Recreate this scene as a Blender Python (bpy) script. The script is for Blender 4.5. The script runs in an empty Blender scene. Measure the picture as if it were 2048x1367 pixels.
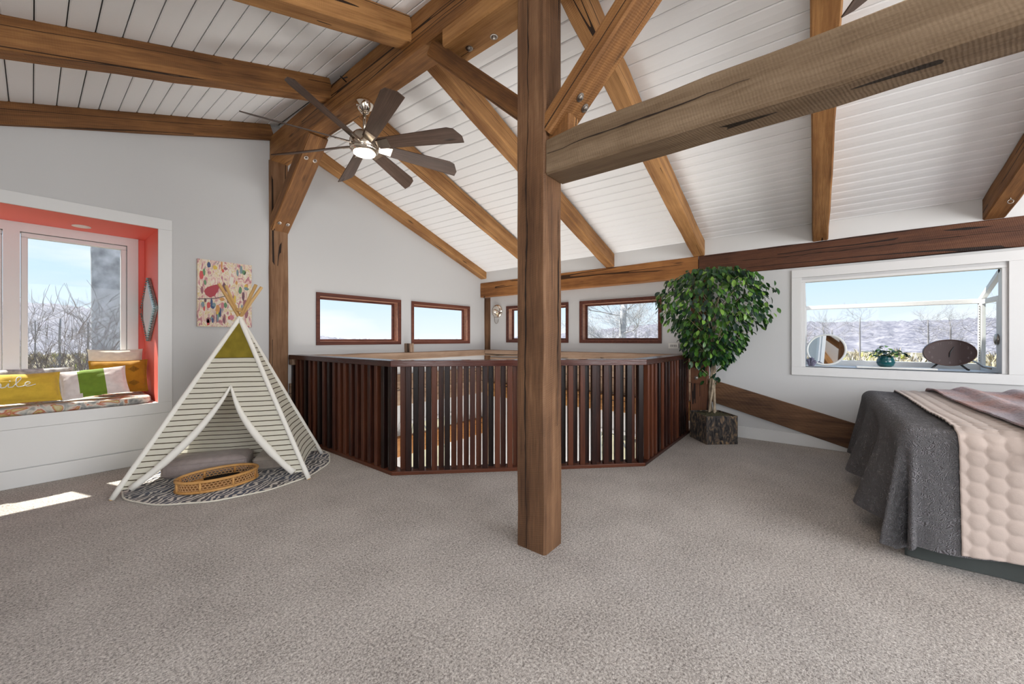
import bpy, bmesh, math, random
from mathutils import Vector, Matrix, noise
random.seed(7)
PI = math.pi
scene = bpy.context.scene
COL = scene.collection

# ------------------------------------------------------------------ camera
cam_d = bpy.data.cameras.new('camera'); cam = bpy.data.objects.new('camera', cam_d); COL.objects.link(cam)
cam.location = (0, 0, 1.2); cam.rotation_euler = (PI/2, 0, -math.radians(51.56))
cam_d.sensor_width = 36; cam_d.lens = 762/2048*36; cam_d.shift_y = -5.5/2048; cam_d.clip_start = .05; cam_d.clip_end = 2000
scene.camera = cam
# ------------------------------------------------------------------ exposure
vs = scene.view_settings
vs.view_transform = 'Standard'; vs.look = 'None'; vs.exposure = 0.0; vs.gamma = 1.0; vs.use_curve_mapping = False
# ------------------------------------------------------------------ sky
W = bpy.data.worlds.new('world'); scene.world = W; W.use_nodes = True
nt = W.node_tree; nt.nodes.clear()
def wn(t, **k):
    n = nt.nodes.new(t)
    for a, b in k.items(): setattr(n, a, b)
    return n
out = wn('ShaderNodeOutputWorld'); bg = wn('ShaderNodeBackground'); bg.inputs[1].default_value = 1.15
tc = wn('ShaderNodeTexCoord'); sep = wn('ShaderNodeSeparateXYZ')
nt.links.new(tc.outputs['Generated'], sep.inputs[0])
cr = wn('ShaderNodeValToRGB')
cr.color_ramp.elements[0].position = 0.0; cr.color_ramp.elements[0].color = (.86, .92, 1.0, 1)
cr.color_ramp.elements[1].position = .6; cr.color_ramp.elements[1].color = (.30, .53, .92, 1)
e = cr.color_ramp.elements.new(.12); e.color = (.62, .80, .98, 1)
nt.links.new(sep.outputs[2], cr.inputs[0])
mp = wn('ShaderNodeMapping'); mp.inputs['Scale'].default_value = (1.2, 1.2, 5)
nt.links.new(tc.outputs['Generated'], mp.inputs[0])
nz = wn('ShaderNodeTexNoise'); nz.inputs['Scale'].default_value = 2.2; nz.inputs['Detail'].default_value = 5
nt.links.new(mp.outputs[0], nz.inputs['Vector'])
cr2 = wn('ShaderNodeValToRGB'); cr2.color_ramp.elements[0].position = .50; cr2.color_ramp.elements[1].position = .72
nt.links.new(nz.outputs[0], cr2.inputs[0])
mx = wn('ShaderNodeMixRGB'); mx.inputs[2].default_value = (.98, .98, 1.0, 1)
nt.links.new(cr2.outputs[0], mx.inputs[0]); nt.links.new(cr.outputs[0], mx.inputs[1])
nt.links.new(mx.outputs[0], bg.inputs[0]); nt.links.new(bg.outputs[0], out.inputs[0])
# ------------------------------------------------------------------ sun and added fill lights
sd = bpy.data.lights.new('sun', 'SUN'); sun = bpy.data.objects.new('sun', sd); COL.objects.link(sun)
sd.energy = 14.0; sd.angle = math.radians(.6); sd.color = (1.0, .95, .87)
sun.rotation_euler = Vector((.34, -1, -1.42)).to_track_quat('-Z', 'Y').to_euler(); sun.location = (0, 9, 14)
def area(name, loc, direction, sx, sy, power, color=(1, 1, 1)):
    d = bpy.data.lights.new(name, 'AREA'); d.shape = 'RECTANGLE'; d.size = sx; d.size_y = sy; d.energy = power; d.color = color
    o = bpy.data.objects.new(name, d); COL.objects.link(o); o.location = loc
    o.rotation_euler = Vector(direction).to_track_quat('-Z', 'Z').to_euler()
    return o
area('rear_fill_light', (1.85, -4.45, 1.75), (0, 1, .22), 4.2, 1.9, 290, (.97, .98, 1.0))  # added fill lamp behind the camera, outside an invented rear opening
area('side_fill_light', (-1.98, -.6, 1.35), (1, 0, .15), 4.0, 1.5, 140, (.97, .98, 1.0))  # added fill lamp outside an invented opening in the left wall
area('stairwell_up_fill', (3.9, 3.2, -2.50), (0, 0, 1), 2.4, 2.6, 150, (1.0, .98, .95))  # added lamp aimed up the stairwell to brighten the ceiling

# ------------------------------------------------------------------ materials
def N(m): return m.node_tree.nodes, m.node_tree.links
def mat(name, col, rough=.6, metal=0.0, spec=.5, bump=0.0, bscale=60, var=0.0, vscale=8, emit=None, estr=0, sheen=0, alpha=None):
    m = bpy.data.materials.new(name); m.use_nodes = True
    n, l = N(m); b = n['Principled BSDF']
    b.inputs['Base Color'].default_value = (*col, 1); b.inputs['Roughness'].default_value = rough
    b.inputs['Metallic'].default_value = metal; b.inputs['Specular IOR Level'].default_value = spec
    if sheen: b.inputs['Sheen Weight'].default_value = sheen
    if emit: b.inputs['Emission Color'].default_value = (*emit, 1); b.inputs['Emission Strength'].default_value = estr
    if bump or var:
        t = n.new('ShaderNodeTexCoord')
    if var:
        z = n.new('ShaderNodeTexNoise'); z.inputs['Scale'].default_value = vscale; z.inputs['Detail'].default_value = 4
        l.new(t.outputs['Object'], z.inputs['Vector'])
        r = n.new('ShaderNodeValToRGB'); r.color_ramp.elements[0].position = .3; r.color_ramp.elements[1].position = .7
        r.color_ramp.elements[0].color = (*[c*(1-var) for c in col], 1); r.color_ramp.elements[1].color = (*[min(1, c*(1+var)) for c in col], 1)
        l.new(z.outputs[0], r.inputs[0]); l.new(r.outputs[0], b.inputs['Base Color'])
    if bump:
        z = n.new('ShaderNodeTexNoise'); z.inputs['Scale'].default_value = bscale; z.inputs['Detail'].default_value = 3
        l.new(t.outputs['Object'], z.inputs['Vector'])
        q = n.new('ShaderNodeBump'); q.inputs['Strength'].default_value = bump; q.inputs['Distance'].default_value = .01
        l.new(z.outputs[0], q.inputs['Height']); l.new(q.outputs[0], b.inputs['Normal'])
    return m

def math_node(n, l, op, a, b=None):
    k = n.new('ShaderNodeMath'); k.operation = op
    if isinstance(a, (int, float)): k.inputs[0].default_value = a
    else: l.new(a, k.inputs[0])
    if b is not None:
        if isinstance(b, (int, float)): k.inputs[1].default_value = b
        else: l.new(b, k.inputs[1])
    return k.outputs[0]

def wood(name, dark, base, light, rough=.62, saw=.25, crack=1.0, grain=14, rnd=.25):
    """grain runs along the object's local X axis"""
    m = bpy.data.materials.new(name); m.use_nodes = True
    n, l = N(m); b = n['Principled BSDF']; b.inputs['Roughness'].default_value = rough; b.inputs['Specular IOR Level'].default_value = .3
    t = n.new('ShaderNodeTexCoord'); oi = n.new('ShaderNodeObjectInfo')
    add = n.new('ShaderNodeVectorMath'); add.operation = 'ADD'
    mul = math_node(n, l, 'MULTIPLY', oi.outputs['Random'], 53.0)
    cb = n.new('ShaderNodeCombineXYZ'); l.new(mul, cb.inputs[0]); l.new(mul, cb.inputs[1])
    l.new(t.outputs['Object'], add.inputs[0]); l.new(cb.outputs[0], add.inputs[1])
    def nse(scale, detail=4, rgh=.6):
        p = n.new('ShaderNodeMapping'); p.inputs['Scale'].default_value = scale; l.new(add.outputs[0], p.inputs[0])
        z = n.new('ShaderNodeTexNoise'); z.inputs['Scale'].default_value = 1; z.inputs['Detail'].default_value = detail; z.inputs['Roughness'].default_value = rgh
        z.inputs['Distortion'].default_value = .25
        l.new(p.outputs[0], z.inputs['Vector']); return z.outputs[0]
    g1 = nse((.9, grain, grain), 5); g2 = nse((5, 110, 110), 3); g3 = nse((1.6, 1.6, 1.6), 3)
    r = n.new('ShaderNodeValToRGB'); els = r.color_ramp.elements
    els[0].position = .28; els[0].color = (*dark, 1); els[1].position = .74; els[1].color = (*light, 1)
    e = els.new(.5); e.color = (*base, 1)
    s = math_node(n, l, 'ADD', math_node(n, l, 'MULTIPLY', g1, .62), math_node(n, l, 'MULTIPLY', g2, .32))
    s = math_node(n, l, 'ADD', s, math_node(n, l, 'MULTIPLY', g3, .42))
    s = math_node(n, l, 'ADD', s, math_node(n, l, 'MULTIPLY', math_node(n, l, 'SUBTRACT', oi.outputs['Random'], .5), rnd))
    s = math_node(n, l, 'SUBTRACT', s, .17)
    l.new(s, r.inputs[0])
    # drying cracks: thin dark lines along the grain
    c = nse((.10, 7.0, 7.0), 1)
    d = math_node(n, l, 'ABSOLUTE', math_node(n, l, 'SUBTRACT', c, .5))
    ck = math_node(n, l, 'MULTIPLY', math_node(n, l, 'LESS_THAN', d, .008*crack), math_node(n, l, 'GREATER_THAN', nse((.7, 3, 3), 2), .48))
    # knots
    v = n.new('ShaderNodeTexVoronoi'); p = n.new('ShaderNodeMapping'); p.inputs['Scale'].default_value = (1.3, 5.5, 5.5); l.new(add.outputs[0], p.inputs[0]); l.new(p.outputs[0], v.inputs['Vector']); v.inputs['Scale'].default_value = 1
    kr = n.new('ShaderNodeMapRange'); l.new(v.outputs['Distance'], kr.inputs[0]); kr.inputs[1].default_value = .10; kr.inputs[2].default_value = .04; kr.inputs[3].default_value = 0; kr.inputs[4].default_value = 1; kn = kr.outputs[0]
    dk = math_node(n, l, 'MAXIMUM', ck, math_node(n, l, 'MULTIPLY', kn, .7))
    mxn = n.new('ShaderNodeMixRGB'); l.new(dk, mxn.inputs[0]); l.new(r.outputs[0], mxn.inputs[1])
    mxn.inputs[2].default_value = (*[c_*.28 for c_ in dark], 1)
    l.new(mxn.outputs[0], b.inputs['Base Color'])
    w = n.new('ShaderNodeTexWave'); w.bands_direction = 'X'; w.inputs['Scale'].default_value = 28; w.inputs['Distortion'].default_value = 2.5
    p = n.new('ShaderNodeMapping'); p.inputs['Rotation'].default_value = (0, .25, .25); l.new(add.outputs[0], p.inputs[0]); l.new(p.outputs[0], w.inputs['Vector'])
    hgt = math_node(n, l, 'ADD', math_node(n, l, 'MULTIPLY', w.outputs['Fac'], saw), math_node(n, l, 'MULTIPLY', g2, .7))
    hgt = math_node(n, l, 'SUBTRACT', hgt, math_node(n, l, 'MULTIPLY', dk, 1.2))
    bp = n.new('ShaderNodeBump'); bp.inputs['Strength'].default_value = .45; bp.inputs['Distance'].default_value = .006
    l.new(hgt, bp.inputs['Height']); l.new(bp.outputs[0], b.inputs['Normal'])
    return m

M = {}
M['wall'] = mat('wall_paint', (.56, .56, .56), .75, bump=.04, bscale=40)
M['white'] = mat('white_paint', (.68, .68, .675), .45, bump=.05, bscale=30)
M['ceil'] = mat('ceiling_paint', (.88, .885, .89), .55, bump=.08, bscale=25)
M['ceil_gap_shade'] = mat('ceiling_gap_shade', (.10, .10, .105), .9)  # deck painted dark to stand in for shade between the boards
M['coral'] = mat('coral_paint', (.84, .165, .125), .55)
M['raf'] = wood('rafter_timber', (.085, .034, .011), (.23, .102, .033), (.44, .225, .082))
M['post'] = wood('post_timber', (.060, .027, .013), (.165, .083, .040), (.31, .175, .095))
M['grey_timber'] = wood('weathered_timber', (.07, .043, .024), (.145, .095, .055), (.235, .165, .105), saw=.15)
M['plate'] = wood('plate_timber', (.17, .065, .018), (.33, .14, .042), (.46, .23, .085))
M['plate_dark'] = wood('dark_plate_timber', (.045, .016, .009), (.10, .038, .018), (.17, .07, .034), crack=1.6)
M['rough_plank'] = wood('rough_plank', (.19, .12, .075), (.33, .22, .15), (.45, .33, .24), saw=.5)
M['rail'] = wood('stained_rail', (.012, .005, .004), (.040, .012, .008), (.105, .032, .015), rough=.33, saw=0, crack=.0, grain=30, rnd=.75)
M['rail_cap'] = wood('rail_cap_wood', (.028, .010, .009), (.058, .020, .016), (.10, .036, .026), rough=.16, saw=0, crack=0, grain=25)
M['winframe'] = wood('window_frame_wood', (.055, .018, .012), (.11, .036, .024), (.17, .06, .038), rough=.4, saw=0, crack=0, grain=30)
M['jamb'] = wood('window_jamb_wood', (.28, .13, .08), (.42, .22, .15), (.55, .33, .24), rough=.5, saw=0, crack=0, grain=25)
M['blade'] = wood('fan_blade_wood', (.035, .020, .013), (.075, .044, .030), (.13, .08, .058), rough=.45, saw=0, crack=0, grain=40)
M['tan_wood'] = wood('teepee_pole_wood', (.40, .22, .07), (.58, .36, .14), (.70, .48, .22), rough=.5, saw=0, crack=0)
M['rattan'] = wood('rattan', (.33, .14, .035), (.50, .25, .075), (.62, .35, .13), rough=.45, saw=0, crack=0, grain=30)
M['nickel'] = mat('brushed_nickel', (.55, .48, .40), .22, metal=1)
M['chrome'] = mat('polished_nickel', (.78, .72, .64), .08, metal=1)
M['steel'] = mat('bolt_steel', (.36, .33, .30), .35, metal=1)
M['iron'] = mat('black_iron', (.02, .02, .02), .5, metal=.6)
M['lamp'] = mat('lamp_lens', (1, .95, .85), .4, emit=(1, .88, .70), estr=9)
M['lens_off'] = mat('downlight_lens', (.86, .80, .76), .4)
M['mirror'] = mat('mirror_glass', (.85, .88, .90), .02, metal=1)
M['black'] = mat('black_plastic', (.012, .012, .013), .35)
M['plastic'] = mat('white_plastic', (.78, .77, .74), .35)
M['grey_print'] = mat('grey_print', (.25, .25, .25), .6)

def glass_mat():
    m = bpy.data.materials.new('window_glass'); m.use_nodes = True; n, l = N(m); n.clear()
    o = n.new('ShaderNodeOutputMaterial'); mxs = n.new('ShaderNodeMixShader'); tr = n.new('ShaderNodeBsdfTransparent'); gl = n.new('ShaderNodeBsdfGlossy')
    gl.inputs['Roughness'].default_value = .02; tr.inputs[0].default_value = (.97, .985, .98, 1)
    mxs.inputs[0].default_value = .004; l.new(tr.outputs[0], mxs.inputs[1]); l.new(gl.outputs[0], mxs.inputs[2]); l.new(mxs.outputs[0], o.inputs[0]); return m
M['glass'] = glass_mat()

def carpet_mat():
    m = bpy.data.materials.new('carpet'); m.use_nodes = True; n, l = N(m); b = n['Principled BSDF']
    b.inputs['Roughness'].default_value = .95; b.inputs['Specular IOR Level'].default_value = .1; b.inputs['Sheen Weight'].default_value = .15
    t = n.new('ShaderNodeTexCoord')
    def nse(sc, det=2, rg=.6):
        z = n.new('ShaderNodeTexNoise'); z.inputs['Scale'].default_value = sc; z.inputs['Detail'].default_value = det; z.inputs['Roughness'].default_value = rg
        l.new(t.outputs['Object'], z.inputs['Vector']); return z.outputs[0]
    a = nse(110, 3, .85); c = nse(3, 3); d = nse(60, 2)
    r = n.new('ShaderNodeValToRGB'); els = r.color_ramp.elements
    els[0].position = .36; els[0].color = (.105, .086, .074, 1); els[1].position = .62; els[1].color = (.78, .72, .665, 1)
    e = els.new(.48); e.color = (.41, .365, .33, 1)
    s = math_node(n, l, 'ADD', math_node(n, l, 'MULTIPLY', a, .72), math_node(n, l, 'MULTIPLY', d, .18))
    s = math_node(n, l, 'ADD', s, math_node(n, l, 'MULTIPLY', c, .10)); l.new(s, r.inputs[0]); l.new(r.outputs[0], b.inputs['Base Color'])
    bp = n.new('ShaderNodeBump'); bp.inputs['Strength'].default_value = .8; bp.inputs['Distance'].default_value = .012
    l.new(a, bp.inputs['Height']); l.new(bp.outputs[0], b.inputs['Normal']); return m
M['carpet'] = carpet_mat()

# ------------------------------------------------------------------ mesh helpers
class MB:
    def __init__(s): s.v = []; s.f = []; s.m = []
    def face(s, pts, mi=0):
        i = len(s.v); s.v += [tuple(p) for p in pts]; s.f.append(tuple(range(i, i+len(pts)))); s.m.append(mi)
    def box(s, a, b, mi=0):
        x0, y0, z0 = a; x1, y1, z1 = b; i = len(s.v)
        s.v += [(x0,y0,z0),(x1,y0,z0),(x1,y1,z0),(x0,y1,z0),(x0,y0,z1),(x1,y0,z1),(x1,y1,z1),(x0,y1,z1)]
        for q in ((0,3,2,1),(4,5,6,7),(0,1,5,4),(1,2,6,5),(2,3,7,6),(3,0,4,7)): s.f.append(tuple(i+k for k in q)); s.m.append(mi)
    def hexa(s, p8, mi=0):
        i = len(s.v); s.v += [tuple(p) for p in p8]
        for q in ((0,3,2,1),(4,5,6,7),(0,1,5,4),(1,2,6,5),(2,3,7,6),(3,0,4,7)): s.f.append(tuple(i+k for k in q)); s.m.append(mi)
    def prism(s, poly, z0, z1, mi=0):
        i = len(s.v); k = len(poly)
        s.v += [(x, y, z0) for x, y in poly] + [(x, y, z1) for x, y in poly]
        s.f.append(tuple(i+j for j in range(k-1, -1, -1))); s.f.append(tuple(i+k+j for j in range(k))); s.m += [mi, mi]
        for j in range(k): s.f.append((i+j, i+(j+1) % k, i+k+(j+1) % k, i+k+j)); s.m.append(mi)
    def tube(s, pts, rad, n=8, mi=0, cap=True, flat=1.0):
        pts = [Vector(p) for p in pts]; R = rad if isinstance(rad, (list, tuple)) else [rad]*len(pts)
        base = len(s.v); up = None
        for j, p in enumerate(pts):
            d = (pts[min(j+1, len(pts)-1)]-pts[max(j-1, 0)])
            d = d.normalized() if d.length > 1e-9 else Vector((0, 0, 1))
            if up is None: up = Vector((0, 0, 1)) if abs(d.z) < .9 else Vector((1, 0, 0))
            sx = d.cross(up).normalized(); up = sx.cross(d).normalized()
            for k in range(n):
                a = 2*PI*k/n; s.v.append(tuple(p+sx*math.cos(a)*R[j]+up*math.sin(a)*R[j]*flat))
        for j in range(len(pts)-1):
            for k in range(n):
                a = base+j*n+k; b = base+j*n+(k+1) % n; s.f.append((a, b, b+n, a+n)); s.m.append(mi)
        if cap:
            s.f.append(tuple(base+k for k in range(n-1, -1, -1))); s.f.append(tuple(base+(len(pts)-1)*n+k for k in range(n))); s.m += [mi, mi]
    def lathe(s, prof, n=32, c=(0, 0, 0), mi=0):
        base = len(s.v)
        for r, z in prof:
            for k in range(n): a = 2*PI*k/n; s.v.append((c[0]+r*math.cos(a), c[1]+r*math.sin(a), c[2]+z))
        for j in range(len(prof)-1):
            for k in range(n):
                a = base+j*n+k; b = base+j*n+(k+1) % n; s.f.append((a, b, b+n, a+n)); s.m.append(mi)
        s.f.append(tuple(base+k for k in range(n-1, -1, -1))); s.f.append(tuple(base+(len(prof)-1)*n+k for k in range(n))); s.m += [mi, mi]
    def grid(s, fn, nu, nv, mi=0, close_u=False):
        base = len(s.v)
        for j in range(nv+1):
            for i in range(nu+1): s.v.append(tuple(fn(i/nu, j/nv)))
        for j in range(nv):
            for i in range(nu):
                a = base+j*(nu+1)+i; s.f.append((a, a+1, a+nu+2, a+nu+1)); s.m.append(mi)
    def sphere(s, c, r, n=10, mi=0, sz=1.0):
        prof = [(max(1e-4, r*math.sin(PI*k/n)), -r*sz*math.cos(PI*k/n)) for k in range(n+1)]; s.lathe(prof, n*2, c, mi)
    def mesh(s, name, mats, smooth=False):
        me = bpy.data.meshes.new(name); me.from_pydata(s.v, [], s.f)
        for m in (mats if isinstance(mats, (list, tuple)) else [mats]): me.materials.append(m)
        if any(s.m): me.polygons.foreach_set('material_index', s.m)
        if smooth: me.polygons.foreach_set('use_smooth', [True]*len(me.polygons))
        me.validate(); me.update(); return me
    def build(s, name, mats, parent=None, smooth=False, loc=None, rot=None, angle=None):
        me = s.mesh(name, mats, smooth); return link(name, me, parent, loc, rot, angle)
def link(name, me, parent=None, loc=None, rot=None, angle=None):
    o = bpy.data.objects.new(name, me); COL.objects.link(o)
    if loc is not None: o.location = loc
    if rot is not None: o.rotation_euler = rot
    if parent is not None: o.parent = parent
    if angle is not None and isinstance(me, bpy.types.Mesh):
        md = o.modifiers.new('edge', 'BEVEL'); md.width = angle; md.segments = 2; md.limit_method = 'ANGLE'
    return o
def tag(o, label=None, cat=None, group=None, kind=None):
    if label: o['label'] = label
    if cat: o['category'] = cat
    if group: o['group'] = group
    if kind: o['kind'] = kind
    return o
def empty(name, loc=(0, 0, 0), rz=0):
    o = bpy.data.objects.new(name, None); COL.objects.link(o); o.location = loc; o.rotation_euler = (0, 0, rz); o.empty_display_size = .1; return o
def copy_tree(o, parent=None):
    c = o.copy(); COL.objects.link(c); c.parent = parent
    for ch in list(o.children): copy_tree(ch, c)
    return c
def recalc(me):
    bm = bmesh.new(); bm.from_mesh(me); bmesh.ops.recalc_face_normals(bm, faces=bm.faces[:]); bm.to_mesh(me); bm.free()

# pixel (2048x1367) to a direction in the room; the distance comes from the surface it is cut with
TH = math.radians(51.56); FW = Vector((math.sin(TH), math.cos(TH), 0)); RT = Vector((math.cos(TH), -math.sin(TH), 0)); EYE = Vector((0, 0, 1.2))
def ray(px, py): return FW + RT*((px-1024)/762) + Vector((0, 0, (678-py)/762))
def onz(px, py, z=0): d = ray(px, py); return EYE+d*((z-1.2)/d.z)
def onx(px, py, X): d = ray(px, py); return EYE+d*(X/d.x)
def ony(px, py, Y): d = ray(px, py); return EYE+d*(Y/d.y)

YA, XB, XS = 5.06, 5.40, 5.50       # gable wall, right wall, right wall above the stair
XL, YR, RX = -1.70, -4.20, 1.85     # left eave wall, rear wall, ridge line
ZL = -2.60                          # lower storey floor
def zridge(y): return 3.52+.048*y
def zr(x, y): return 2.48+(zridge(y)-2.48)*(5.40-x)/3.55      # right slope ceiling
def zl(x, y): return zridge(y)-.345*(RX-x)                    # left slope ceiling
def zc(x, y): return zr(x, y) if x >= RX else zl(x, y)

# ================================================================== setting: floor
fl = MB(); fl.prism([(XL, YR), (XS, YR), (XS, 1.385), (3.66, 1.385), (2.10, 2.97), (2.10, YA), (XL, YA)], -.26, 0)
fo = fl.build('floor', M['carpet']); tag(fo, kind='structure', label='grey brown cut pile carpet floor of the loft')
lo = MB(); lo.box((1.6, .9, ZL-.1), (XS, YA, ZL)); tag(lo.build('floor', mat('lower_floor', (.55, .47, .38), .5)), 'pale lower storey floor at the foot of the stairwell', kind='structure')

# ================================================================== walls
def wall_panel(mb, c0, c1, z0, ztop, holes, to3, t):
    """holes: (a0,a1,b0,b1); to3(a, z, d) gives a point, d = 0 inner face, 1 outer face"""
    xs = sorted(set([c0, c1] + [h[0] for h in holes] + [h[1] for h in holes] + ([RX] if c0 < RX < c1 and ztop is zcA else [])))
    xs = [x for x in xs if c0-1e-6 <= x <= c1+1e-6]
    for a, b in zip(xs, xs[1:]):
        hs = sorted([(h[2], h[3]) for h in holes if h[0] <= a+1e-6 and h[1] >= b-1e-6])
        z = z0; iv = []
        for h0, h1 in hs:
            if h0 > z+1e-6: iv.append((z, z, h0, h0))
            z = h1
        iv.append((z, z, ztop(a), ztop(b)))
        for q in iv:
            p = [to3(a, q[0], 0), to3(b, q[1], 0), to3(b, q[1], t), to3(a, q[0], t), to3(a, q[2], 0), to3(b, q[3], 0), to3(b, q[3], t), to3(a, q[2], t)]
            mb.hexa(p)
def zcA(x): return zc(x, YA)+.05
BAY = (-1.02, .77, .575, 2.284)
WIN_A = [(2.287, 3.58), (3.776, 5.096)]; WZA = (1.122, 1.812)
WIN_B = [(3.176, 4.496), (1.68, 2.969)]; WZB = (1.140, 1.812)
LOWA = (3.55, 4.75, -1.35, -.10); LOWB = (1.85, 2.70, -1.0, -.18)
w = MB(); wall_panel(w, XL, XS, ZL, zcA, [(BAY[0]-.03, BAY[1]+.03, .545, BAY[3]+.04), LOWA, (1.744, 1.948, -.2, 3.32)]+[(a, b, *WZA) for a, b in WIN_A], lambda a, z, d: (a, YA+d, z), .15)
o = w.build('wall_back', M['wall']); recalc(o.data); tag(o, 'white painted gable wall with window seat alcove and two low windows', kind='structure')
w = MB(); wall_panel(w, 1.16, YA+.15, ZL, lambda y: 2.05, [LOWB]+[(a, b, *WZB) for a, b in WIN_B], lambda a, z, d: (XS+d, a, z), .15)
GW = (-1.35, .115, .89, 1.865)
wall_panel(w, YR, 1.16, -.26, lambda y: 2.05, [GW], lambda a, z, d: (XB+d, a, z), .12)
o = w.build('wall_right', M['wall']); recalc(o.data); tag(o, 'white painted side wall under the eave beam', kind='structure')
w = MB(); wall_panel(w, YR, YA, -.26, lambda y: 2.6, [(-2.7, 1.5, .55, 2.1)], lambda a, z, d: (XL-d, a, z), .12)  # opening added in the unseen left wall to let the side fill in
o = w.build('wall_left', M['wall']); recalc(o.data); tag(o, kind='structure')
w = MB(); wall_panel(w, XL, XS, -.26, lambda x: zc(x, YR)+.05, [(-.3, 4.0, .75, 2.75)], lambda a, z, d: (a, YR-d, z), .12)  # opening added in the unseen rear wall to let the rear fill in
o = w.build('wall_front', M['wall']); recalc(o.data); tag(o, kind='structure')
w = MB(); w.box((1.62, .95, ZL), (1.74, YA, -.26)); w.box((1.74, .95, ZL), (XS, 1.06, -.26))
tag(w.build('wall_stair', M['wall']), 'white walls of the stairwell below the loft floor', kind='structure')

# ================================================================== ceiling: deck + one board each
ce = MB()
def deck(xa, xb, zf):
    n = 30
    for k in range(n):
        a = xa+(xb-xa)*k/n; b = xa+(xb-xa)*(k+1)/n
        ce.hexa([(a, YR, zf(a, YR)+.024), (b, YR, zf(b, YR)+.024), (b, YA+.15, zf(b, YA+.15)+.024), (a, YA+.15, zf(a, YA+.15)+.024),
                 (a, YR, zf(a, YR)+.14), (b, YR, zf(b, YR)+.14), (b, YA+.15, zf(b, YA+.15)+.14), (a, YA+.15, zf(a, YA+.15)+.14)])
deck(RX, XS+.1, zr); deck(XL-.12, RX, zl)
ceil = ce.build('ceiling', M['ceil_gap_shade']); tag(ceil, 'white painted board ceiling sloping down from the ridge beam on both sides', kind='structure')
def board(xa, xb, zf, gap):
    xa += gap; xb -= gap; c = .006
    pr = [(xa, .020), (xa, .006), (xa+c, 0), (xb-c, 0), (xb, .006), (xb, .020)]
    mb = MB(); n = len(pr)
    for y in (YR, YA): mb.v += [(x, y, zf(x, y)+dz) for x, dz in pr]
    for k in range(n): mb.f.append((k, (k+1) % n, n+(k+1) % n, n+k)); mb.m.append(0)
    mb.f.append(tuple(range(n-1, -1, -1))); mb.f.append(tuple(range(n, 2*n))); mb.m += [0, 0]
    mb.build('ceiling_board', M['ceil'], ceil)
PW = .1215
k = 0
while RX+k*PW < 5.40: board(RX+k*PW, min(RX+(k+1)*PW, 5.40), zr, .0018+.0016*random.random()); k += 1
k = 0
while RX-.02-(k+1)*PW > XL: board(RX-.02-(k+1)*PW, RX-.02-k*PW, zl, .002+.0016*random.random()); k += 1
fr = MB(); fr.box((XB, YR, 2.24), (XB+.05, YA, 2.50)); tag(fr.build('trim_1', M['white']), 'white frieze board between the eave beam and the sloping ceiling', kind='structure')

# ================================================================== timbers
def beam(name, p0, p1, w, h, m, label, cat='beam', group=None, jit=.004, seg=None, bow=0, parent=None, up=(0, 0, 1), chamfer=.010):
    """squared timber from p0 to p1 along its centre line, w across, h deep; local X runs along it"""
    p0 = Vector(p0); p1 = Vector(p1); L = (p1-p0).length; x = (p1-p0).normalized(); u = Vector(up)
    y = u.cross(x).normalized(); z = x.cross(y)
    n = seg or max(3, int(L/.3)); mb = MB(); c = chamfer
    rs = random.Random(int(abs(p0.x*131+p0.y*977+p0.z*37)*100)+len(name))
    for i in range(n+1):
        t = i/n; j = [rs.uniform(-jit, jit) for _ in range(4)]
        a = w/2; b = h/2; dz = bow*4*t*(1-t)
        for (sy, sz) in ((-a+c, -b), (a-c, -b), (a, -b+c), (a, b-c), (a-c, b), (-a+c, b), (-a, b-c), (-a, -b+c)):
            mb.v.append((t*L, sy+(j[0] if sy > 0 else j[1]), sz+dz+(j[2] if sz > 0 else j[3])))
    for i in range(n):
        for k in range(8): mb.f.append((i*8+k, i*8+(k+1) % 8, (i+1)*8+(k+1) % 8, (i+1)*8+k)); mb.m.append(0)
    mb.f.append(tuple(range(7, -1, -1))); mb.f.append(tuple(range(n*8, n*8+8))); mb.m += [0, 0]
    o = mb.build(name, m); recalc(o.data)
    o.matrix_world = Matrix.Translation(p0) @ Matrix((x, y, z)).transposed().to_4x4()
    if parent is None: tag(o, label, cat, group)
    return o
def bolts(parent, pts, nrm, r=.016):
    nrm = Vector(nrm).normalized()
    q = nrm.to_track_quat('Z', 'Y').to_matrix().to_4x4()
    for p in pts:
        mb = MB(); mb.lathe([(r*1.45, 0), (r*1.45, .003), (r, .004), (r*.95, .010), (r*.6, .016), (.001, .018)], 14)
        b = mb.build('bolt', M['steel'], None, smooth=False)
        b.parent = parent; b.matrix_parent_inverse = Matrix.Identity(4)
        b.matrix_local = parent.matrix_world.inverted() @ (Matrix.Translation(Vector(p)) @ q)

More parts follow.
